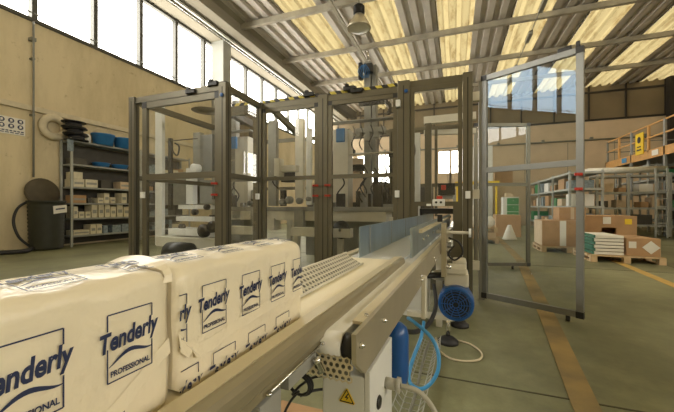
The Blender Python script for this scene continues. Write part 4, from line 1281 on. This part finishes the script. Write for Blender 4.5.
PROF = pack_profile()
ARC = [0.0]
for p, q in zip(PROF, PROF[1:]):
    ARC.append(ARC[-1] + math.hypot(q[0] - p[0], q[1] - p[1]))


def on_pack(s, l, off=0.0):            # s along the line, l = arc length up the front from the bottom
    l = max(0, min(ARC[-1] - 1e-6, l))
    i = max(k for k in range(len(ARC) - 1) if ARC[k] <= l)
    t = (l - ARC[i]) / (ARC[i + 1] - ARC[i])
    a = PROF[i][0] + (PROF[i + 1][0] - PROF[i][0]) * t
    z = PROF[i][1] + (PROF[i + 1][1] - PROF[i][1]) * t
    da, dz = PROF[i + 1][0] - PROF[i][0], PROF[i + 1][1] - PROF[i][1]
    n = math.hypot(da, dz); na, nz = dz / n, -da / n
    return cv(s, a + na * off, z + nz * off)


def wob(s, k):
    return .0010 * math.sin(s * 61 + k * .9) + .0008 * math.sin(s * 117 - k * .7)


def make_pack(s0, s1, label, logos, slo, shi):
    r = thing('wrapped_pack', label, 'package', cv((s0 + s1) / 2, -.416, .80), 'wrapped tissue packs on the conveyor')
    b = MB()
    ns = 34
    rings = []
    for i in range(ns + 1):
        s = s0 + (s1 - s0) * i / ns
        e = min(i, ns - i) / ns * (s1 - s0)
        sh_ = 0 if e > .012 else (.012 - e) * .9         # ends pull in a little
        row = []
        for k, (a, z) in enumerate(PROF):
            ca, cz = (PW0 + PW1) / 2, (PZ0 + PZ1) / 2
            f = 1 - sh_ / .085
            aa = ca + (a - ca) * f; zz = cz + (z - cz) * f
            wbl = wob(s, k) if 0 < k < len(PROF) - 1 else 0
            zz = max(zz, PZ0)
            row.append(b.bm.verts.new(cv(s, aa + (wbl if k < 9 else 0), zz + (wbl if 9 <= k < 20 else 0))))
        rings.append(row)
    n = len(PROF)
    for A, B in zip(rings, rings[1:]):
        for k in range(n):
            f = b.bm.faces.new((A[k], A[(k + 1) % n], B[(k + 1) % n], B[k])); f.smooth = True
    b.bm.faces.new(rings[0]); b.bm.faces.new(rings[-1][::-1])
    body = b.build('wrapper', 'film', r)
    for (ls, ll, sc_, rot) in logos:
        b = MB()

        def put(vs, fs):
            q = [None] * len(vs)
            for i, (x, y) in enumerate(vs):
                c, s_ = math.cos(rot), math.sin(rot)
                X = (x * c - y * s_) * sc_; Y = (x * s_ + y * c) * sc_
                q[i] = (ls + X, ll + Y)
            for f in fs:
                pts = [q[i] for i in f]
                if min(p[0] for p in pts) < slo or max(p[0] for p in pts) > shi:
                    continue
                if min(p[1] for p in pts) < .002:
                    continue
                try:
                    b.bm.faces.new([b.bm.verts.new(on_pack(p[0], p[1], .0022)) for p in pts])
                except ValueError:
                    pass

        def line(x0, y0, x1, y1, w_):
            L = math.hypot(x1 - x0, y1 - y0); nx_, ny_ = -(y1 - y0) / L * w_ / 2, (x1 - x0) / L * w_ / 2
            m_ = 8
            for i in range(m_):
                a0 = (x0 + (x1 - x0) * i / m_, y0 + (y1 - y0) * i / m_); a1 = (x0 + (x1 - x0) * (i + 1) / m_, y0 + (y1 - y0) * (i + 1) / m_)
                put([(a0[0] + nx_, a0[1] + ny_), (a0[0] - nx_, a0[1] - ny_), (a1[0] - nx_, a1[1] - ny_), (a1[0] + nx_, a1[1] + ny_)], [(0, 1, 2, 3)])
        # frame, open on the left and right where the word breaks out
        line(-.36, .52, .40, .52, .022); line(-.36, .52, -.36, .26, .022); line(.40, .52, .40, .30, .022)
        line(-.36, -.02, -.36, -.56, .022); line(-.36, -.56, .40, -.56, .022); line(.40, -.56, .40, -.12, .022)
        vs, fs = text_mesh('Tenderly', .40, .14, .013, 1.0)
        put([(v.x * .68, v.y * 1.05 + .10 + v.x * .06) for v in vs], fs)
        vs, fs = text_mesh('PROFESSIONAL', .125, 0, .004, .95)
        put([(v.x * .82 + .02, v.y - .44) for v in vs], fs)
        # swoosh under the word
        m_ = 14
        for i in range(m_):
            t0, t1 = i / m_, (i + 1) / m_
            def sw(t):
                return -.34 + .74 * t, -.26 + .07 * math.sin(2 * math.pi * t * .9 - .9) + .10 * t
            def wdth(t):
                return .006 + .030 * math.sin(math.pi * t)
            (xa, ya), (xb, yb) = sw(t0), sw(t1)
            put([(xa, ya + wdth(t0)), (xa, ya - wdth(t0)), (xb, yb - wdth(t1)), (xb, yb + wdth(t1))], [(0, 1, 2, 3)])
        if len(b.bm.faces):
            b.build('printed_logo', 'ink', body)
        else:
            b.bm.free()
    return r, body


FR = [(.148, .100, .068, .0), (.238, .100, .066, .0)]
TP = [(.085, .218, .066, .05), (.180, .218, .066, .05), (.275, .218, .066, .05)]
np_, nb = make_pack(-.04, .294, 'cream paper wrapped pack nearest the camera, cut by the left edge', FR + TP + [(.06, .100, .068, 0), (.115, -.005, .066, 0), (.205, -.005, .066, 0)], -.02, .289)
fp, fb = make_pack(.300, .636, 'cream paper wrapped pack farther along the conveyor, next to the perforated sheet',
                   [(.290, .100, .062, 0), (.364, .104, .062, 0), (.449, .102, .062, 0), (.532, .102, .062, 0), (.612, .102, .062, 0)] + [(.340, .218, .064, .05), (.432, .218, .064, .05), (.525, .218, .064, .05), (.610, .218, .064, .05)]
                   + [(.310, .0, .062, 0), (.385, .0, .062, 0), (.465, .0, .062, 0), (.548, .0, .062, 0)], .302, .630)
# loose film fold on the far pack and film tail on the near pack
def fold(path, par, lift=.0035):
    b = MB()
    top = []; bot = []
    for s, l in path:
        top.append(on_pack(s, l + .018, .0015)); bot.append(on_pack(s, l, lift + .0015 * math.sin(s * 90)))
    for i in range(len(path) - 1):
        vs = [b.bm.verts.new(p) for p in (top[i], top[i + 1], bot[i + 1], bot[i])]
        f = b.bm.faces.new(vs); f.smooth = True
    b.build('film_fold', 'film', par)


fold([(.302, .066), (.318, .050), (.335, .040), (.36, .040), (.40, .046), (.45, .052), (.50, .055), (.55, .055), (.60, .054), (.630, .052)], fb)
fold([(.20, .010), (.215, .018), (.235, .030), (.25, .040), (.27, .055), (.288, .066)], nb)
b = MB(); b.flat([on_pack(.303, .060, .003), on_pack(.314, .048, .005), on_pack(.320, .056, .006), on_pack(.326, .044, .006), on_pack(.338, .038, .004), on_pack(.325, .060, .002), on_pack(.306, .075, .002)], V, .0008); b.build('film_tail', 'film', fb)
# over-lapping film lip across the join on top
b = MB()
for i in range(24):
    l0, l1 = ARC[-1] * (.34 + .42 * i / 24), ARC[-1] * (.34 + .42 * (i + 1) / 24)
    def lip(j):
        return .0035 + .0035 * math.sin(math.pi * j / 24), .280 + .006 * math.sin(j * .9), .292 + .012 * math.sin(math.pi * j / 24)
    (o0, a0_, e0), (o1, a1_, e1) = lip(i), lip(i + 1)
    vs = [b.bm.verts.new(p) for p in (on_pack(a0_, l0, .0015), on_pack(a1_, l1, .0015), on_pack(e1, l1, o1), on_pack(e0, l0, o0))]
    f = b.bm.faces.new(vs); f.smooth = True
b.build('film_lip', 'film', nb)

# ================================================================= FAR HALL
def pallet(x0, x1, y0, y1, label, z=0.0, parts=True):
    r = thing('wooden_pallet', label, 'pallet', ((x0 + x1) / 2, (y0 + y1) / 2, z), None)
    for k in range(5):
        a = y0 + (y1 - y0 - .1) * k / 4
        b = MB(); b.box((x0, a, z + .11), (x1, a + .1, z + .135)); b.build('deck_board', 'wood', r)
    for k in range(3):
        a = x0 + (x1 - x0 - .1) * k / 2
        b = MB(); b.box((a, y0, z + .08), (a + .1, y1, z + .11)); b.box((a, y0, z), (a + .1, y1, z + .018)); b.build('stringer', 'wood', r)
        for yy in (y0, (y0 + y1) / 2 - .05, y1 - .1):
            b = MB(); b.box((a, yy, z + .018), (a + .1, yy + .1, z + .08)); b.build('block', 'wood', r)
    return r


def carton(x0, x1, y0, y1, z0, z1, m, label, tape=True, name='cardboard_box', group=None, extra=None):
    r = thing(name, label, 'box', ((x0 + x1) / 2, (y0 + y1) / 2, z0), group)
    b = MB(); b.box((x0, y0, z0 + .002), (x1, y1, z1), .01); b.build('box_body', m, r)
    if tape:
        xm = (x0 + x1) / 2
        b = MB(); b.box((xm - .035, y0 - .002, z0 + .02), (xm + .035, y0 + .01, z1 - .01)); b.box((xm - .035, y0, z1), (xm + .035, y1, z1 + .002)); b.build('tape', 'card_light', r)
    return r


pallet(2.40, 3.50, 7.3, 8.3, 'wooden pallet carrying the green edged sheets and labelled box')
# sheets
for k in range(6):
    z0 = .137 + k * .062
    r = thing('sheet_bundle', 'green edged flat bundle on the pallet, %s of the stack' % ['bottom', 'second from bottom', 'third from bottom', 'fourth from bottom', 'second from top', 'top'][k], 'bundle', (2.85, 7.8, z0), 'green edged bundles')
    dx = .02 * (k % 2)
    b = MB(); b.box((2.47 + dx, 7.38, z0), (2.93, 8.2, z0 + .05), .006); b.build('sheets', 'white_paper', r)
    b = MB(); b.box((2.445 + dx, 7.372, z0 + .002), (2.475 + dx, 8.205, z0 + .056), .004); b.build('edge_binding', 'green_dark', r)
lb = carton(2.96, 3.45, 7.36, 8.1, .137, .46, 'card', 'brown box with white diamond label on the pallet', tape=False)
b = MB(); b.flat([(3.31 + .13 * math.cos(t), 7.357, .30 + .12 * math.sin(t)) for t in (0, math.pi / 2, math.pi, 1.5 * math.pi)], (0, -1, 0), .004); b.build('diamond_label', 'white_paper', lb)
b = MB(); b.box((2.99, 7.353, .28), (3.10, 7.358, .40)); b.build('paper_label', 'white_paper', lb)
lbx = thing('open_carton', 'large brown carton standing open behind the loaded pallet', 'box', (3.1, 9.6, 0))
b = MB(); p = at(580, 250, 9.2); q = at(637, 216, 9.2); z0 = .137; zt_ = q.z
b.box((p.x, 9.2, z0), (p.x + .42, 9.3, zt_ - .28)); b.box((q.x - .38, 9.2, z0), (q.x, 9.3, zt_ - .28)); b.box((p.x, 9.2, zt_ - .28), (q.x, 9.3, zt_))
b.box((p.x, 9.3, z0), (p.x + .03, 10.1, zt_)); b.box((q.x - .03, 9.3, z0), (q.x, 10.1, zt_)); b.box((p.x, 10.1, z0), (q.x, 10.13, zt_)); b.box((p.x + .03, 9.3, zt_ - .02), (q.x - .03, 10.1, zt_)); b.build('carton_body', 'card', lbx)
b = MB(); a = at(603, 217, 9.19); c = at(611, 224, 9.19); b.box((a.x, 9.19, c.z), (c.x, 9.199, a.z)); b.build('paper_label', 'white_paper', lbx)
b = MB(); a = at(625, 219, 9.19); c = at(632, 224.5, 9.19); b.box((a.x, 9.19, c.z), (c.x, 9.199, a.z)); b.build('yellow_label', 'yellow', lbx)
pallet(p.x, q.x, 9.2, 10.15, 'wooden pallet under the large open carton')
# crate with white tape
pallet(1.86, 2.95, 8.5, 9.4, 'wooden pallet under the tan crate with the white tape')
cr = carton(1.88, 2.62, 8.52, 9.3, .137, .72, 'card', 'brown carton with printed white tape beside the yellow floor line', tape=False)
b = MB(); b.box((2.22, 8.51, .15), (2.34, 8.519, .715)); b.build('tape', 'white_paper', cr)
b = MB(); b.box((1.872, 8.53, .15), (1.88, 9.28, .71)); b.build('side_face', 'card_light', cr)
carton(2.28, 2.80, 8.8, 9.3, .722, 1.02, 'card', 'smaller brown carton on top of the white taped one')
# left goods behind the open leaf
pallet(.32, 1.15, 9.9, 10.9, 'low wooden pallet with white bundles left of the yellow line')
pl2 = pallet(.30, 1.12, 9.95, 10.85, 'upper wooden pallet stacked on the low one', z=.302)
b = MB(); b.box((.34, 9.98, .137), (1.08, 10.8, .299), .01); tag(b.build('crate_layer', 'card_light'), 'tan layer of goods between the two stacked pallets', 'goods')
for k, (x, y, z, r_) in enumerate(((.45, 10.2, .437, .17), (.85, 10.13, .437, .17), (.98, 10.48, .437, .13), (.6, 10.6, .437, .18), (.50, 10.3, .75, .13))):
    b = MB(); b.lathe([(r_ * .6, 0), (r_, .08), (r_ * .95, .2), (r_ * .5, .28), (.02, .31)], (x, y, z), seg=16)
    tag(b.build('white_sack', 'white_paper'), 'white rounded bundle on the stacked pallets left of the floor line', 'bundle', 'white bundles on stacked pallets')
carton(1.32, 2.08, 12.2, 13.1, .0, .74, 'card', 'plain brown carton on the floor in front of the green drawer cabinet', tape=False)
gcab = thing('green_cabinet', 'green cabinet with three drawer fronts behind the brown carton', 'cabinet', (1.6, 14.4, 0))
p = at(503, 230, 14); q = at(519, 197, 14)
b = MB(); b.box((p.x, 14, 0), (q.x, 14.6, q.z), .01); b.build('cabinet_body', 'white_paint', gcab)
for k in range(3):
    zz = q.z - .04 - k * .27
    b = MB(); b.box((p.x + .14, 13.98, zz - .25), (q.x - .01, 14.0, zz), .004); dw = b.build('drawer', 'green', gcab)
    b = MB(); b.box((p.x + .36, 13.965, zz - .12), (q.x - .2, 13.98, zz - .07)); b.build('label_holder', 'white_paper', dw)
b = MB(); b.box((p.x + .1, 14.1, q.z + .001), (q.x - .2, 14.4, q.z + .16), .01); tag(b.build('tan_parcel', 'card_light'), 'tan parcel on top of the green cabinet', 'parcel')
b = MB(); b.lathe([(.22, 0), (.20, .03), (.07, .4), (.05, .45)], (1.62, 11.4, 0), seg=16); tag(b.build('white_cone', 'white_paper'), 'white cone shaped wrapped bundle on the floor by the carton', 'bundle')
b = MB(); b.box((.0, 14.5, 1.95), (1.7, 14.62, 2.08)); b.box((.05, 14.52, 0), (.12, 14.6, 1.95)); b.box((1.55, 14.52, 0), (1.62, 14.6, 1.95)); tag(b.build('yellow_barrier_frame', 'yellow'), 'yellow crossbar on two posts behind the stacked pallets', 'barrier')
ob = thing('storage_cupboard', 'tall grey cupboard against the back, left of the green cabinet', 'cupboard', (.9, 17.2, 0))
b = MB(); b.box((-.1, 17, 0), (.62, 17.5, 1.9), .01); b.build('cupboard_body', 'rack_dark', ob)
b = MB(); b.box((-.08, 16.98, .05), (.25, 17.0, 1.85), .004); b.build('door', 'grey_paint', ob); b = MB(); b.box((.27, 16.98, .05), (.60, 17.0, 1.85), .004); b.build('door', 'grey_paint', ob)
# big pale cabinet seen left of the leaf
p = at(485, 146, 16); b = MB(); b.box((.40, 19, 0), (1.9, 20, 4.3), .02)
tag(b.build('white_kiosk', 'white_paint'), 'tall pale grey enclosure standing in front of the back wall', 'cabinet')
carton(2.1, 3.0, 20, 20.6, 2.3, 3.1, 'card', 'brown carton on top of the far pale shelf', tape=False)
b = MB(); b.box((1.9, 19.8, 0), (4.2, 20.8, 2.3), .02); tag(b.build('far_shelf_block', 'backwall'), 'low tan partition in front of the back wall', 'partition')


def rack(name, label, ends, y0, y1, dep, levels, h, m='rack', axis='y', x=0):
    r = thing(name, label, 'rack', (x + dep / 2, (y0 + y1) / 2, 0) if axis == 'y' else ((y0 + y1) / 2, x + dep / 2, 0))
    for e in ends:
        for k in (0, dep):
            b = MB()
            if axis == 'y': b.box((x + k - .03, e - .04, 0), (x + k + .03, e + .04, h))
            else: b.box((e - .04, x + k - .03, 0), (e + .04, x + k + .03, h))
            b.build('upright', m, r)
    for z in levels:
        b = MB()
        if axis == 'y': b.box((x - .02, y0, z - .07), (x + dep + .02, y1, z))
        else: b.box((y0, x - .02, z - .07), (y1, x + dep + .02, z))
        b.build('shelf_board', m, r)
    return r


rack('pallet_rack', 'long grey shelf rack receding behind the open guard door', (12.9, 14.9, 17.2, 19.4), 12.8, 19.5, .9, (.35, 1.05, 1.65, 2.2), 2.25, x=3.65)
rack('pallet_rack', 'grey shelf rack with white rolls on top behind the open carton', (4.85, 5.75, 6.9), 4.8, 7.0, .6, (.4, 1.0, 1.55, 2.15), 2.2, axis='x', x=14.2)
rack('pallet_rack', 'ladder like grey rack beneath the orange mezzanine, farther bay', (16.2, 17.6, 18.9), 16.1, 19.0, .9, (.5, 1.1, 1.6, 2.1, 2.7), 2.9, x=7.2, m='rack')
rack('pallet_rack', 'grey rack beneath the orange mezzanine at the right edge', (11.2, 13.4, 15.4), 11.1, 15.5, .9, (.30, .95, 1.6, 2.2), 2.6, x=7.1, m='rack')
# goods on racks
RB = [('white_paper', 'white'), ('card', 'brown'), ('green', 'green'), ('card_light', 'tan'), ('bluegrey_box', 'blue grey'), ('dark_box', 'dark')]
for (z, lvn) in ((.35, 'lowest'), (1.05, 'second'), (1.65, 'third')):
    y = 13.1
    while y < 19:
        wdt = random.uniform(.35, .8); m, cn = random.choice(RB[:5]); hh = random.uniform(.2, .45)
        b = MB(); b.box((3.75, y, z + .002), (4.4, y + wdt, z + hh), .01)
        tag(b.build('stored_box', m), '%s parcel on the %s level of the long receding rack' % (cn, lvn), 'box', '%s parcels on %s level of long rack' % (cn, lvn))
        y += wdt + random.uniform(.1, .5)
for (z, lvn) in ((.4, 'lowest'), (1.0, 'second'), (1.55, 'third')):
    x = 4.95
    while x < 6.6:
        wdt = random.uniform(.2, .45); m, cn = random.choice(RB); hh = random.uniform(.15, .4)
        b = MB(); b.box((x, 14.25, z + .002), (x + wdt, 14.7, z + hh), .01)
        tag(b.build('stored_box', m), '%s parcel on the %s level of the rack with white rolls' % (cn, lvn), 'box', '%s parcels on %s level of roll rack' % (cn, lvn))
        x += wdt + random.uniform(.05, .3)
for k, (y0, y1, z) in enumerate(((14.3, 14.5, 2.24), (14.58, 14.78, 2.24))):
    b = MB(); b.cyl((4.6, y0, z + .10), (6.85, y0, z + .10), .10, seg=18)
    tag(b.build('white_roll', 'roll'), 'long white roll lying on the rack top, %s one' % ('front', 'rear')[k], 'roll', 'white rolls on the rack')
for (z, lvn) in ((.30, 'lowest'), (.95, 'second'), (1.6, 'third'), (2.2, 'top')):
    y = 11.4
    while y < 15:
        wdt = random.uniform(.3, .6); m, cn = random.choice(RB[:5]); hh = random.uniform(.15, .4)
        b = MB(); b.box((7.25, y, z + .002), (7.8, y + wdt, z + hh), .01)
        tag(b.build('stored_box', m), '%s parcel on the %s level of the rack at the right edge' % (cn, lvn), 'box', '%s parcels on %s level of right rack' % (cn, lvn))
        y += wdt + random.uniform(.2, .7)
b = MB(); b.box((6.4, 14.3, 1.6), (6.75, 14.5, 1.602)); b.bm.free()
# ladder leaning against roll rack
ld = thing('ladder', 'narrow metal ladder standing between the racks', 'ladder', (6.45, 13.6, 0))
for x in (6.25, 6.55):
    b = MB(); b.box((x - .02, 13.6, 0), (x + .02, 13.65, 2.3)); b.build('stile', 'rack', ld)
for k in range(8):
    b = MB(); b.box((6.27, 13.61, .2 + k * .27), (6.53, 13.64, .23 + k * .27)); b.build('rung', 'rack', ld)
# mezzanine with orange railing
mz = thing('mezzanine', 'raised storage platform with orange edge beam and handrail at right', 'platform', (9, 15, 0))
b = MB(); b.box((7.0, 8, 2.98), (XR - .05, 19.3, 3.04)); b.build('deck', 'rack_dark', mz)
b = MB(); b.box((6.94, 8, 2.86), (7.02, 19.35, 3.18)); b.build('edge_beam', 'orange', mz)
b = MB(); b.box((6.94, 19.27, 2.86), (XR - .05, 19.35, 3.18)); b.build('edge_beam', 'orange', mz)
for z in (4.13, 3.66):
    b = MB(); b.box((6.95, 8, z - .025), (7.0, 19.3, z + .025)); b.build('handrail', 'orange', mz)
    b = MB(); b.box((6.95, 19.27, z - .02), (XR - .1, 19.31, z + .02)); b.build('handrail', 'conduit', mz)
for px, m in ((608, 'conduit'), (619.5, 'orange'), (632, 'rack_dark'), (649, 'orange'), (665.5, 'rack_dark')):
    y = atx(px, 150, 6.98).y
    b = MB(); b.box((6.94, y - .05, 3.1 if m != 'rack_dark' else 0.0), (7.0, y + .05, 4.15)); b.build('railing_post' if m != 'rack_dark' else 'support_post', m, mz)
p = atx(640, 146, 6.93)
b = MB(); b.box((6.90, p.y - .28, 3.10), (6.935, p.y + .28, 3.95)); sg2 = b.build('yellow_sign', 'yellow', mz)
b = MB()
b.lathe([(.13, 0), (.13, .003)], (6.895, p.y, 3.68), (-1, 0, 0), 18); b.box((6.893, p.y - .17, 3.25), (6.897, p.y + .17, 3.31)); b.box((6.893, p.y - .14, 3.38), (6.897, p.y + .14, 3.43)); b.build('sign_print', 'black', sg2)
for px, py, m in ((655, 153, 'white_paper'), (624, 161, 'blue_light')):
    p = atx(px, py, 6.93); b = MB(); b.box((6.925, p.y - .2, 2.93), (6.938, p.y + .2, 3.13)); b.build('small_sign', m, mz)
cols = ['card', 'orange', 'card_light', 'card']
for k in range(4):
    y = 11.6 + k * .75
    carton(7.3, 7.95, y, y + .6, 3.042, 3.5 + .1 * (k % 2), cols[k], 'stored carton on the mezzanine behind the orange railing', tape=False, group='cartons on the mezzanine')
    carton(7.3, 7.95, y, y + .55, 3.64, 4.0 + .06 * k, cols[(k + 1) % 4], 'stored carton on the mezzanine behind the orange railing', tape=False, group='cartons on the mezzanine')
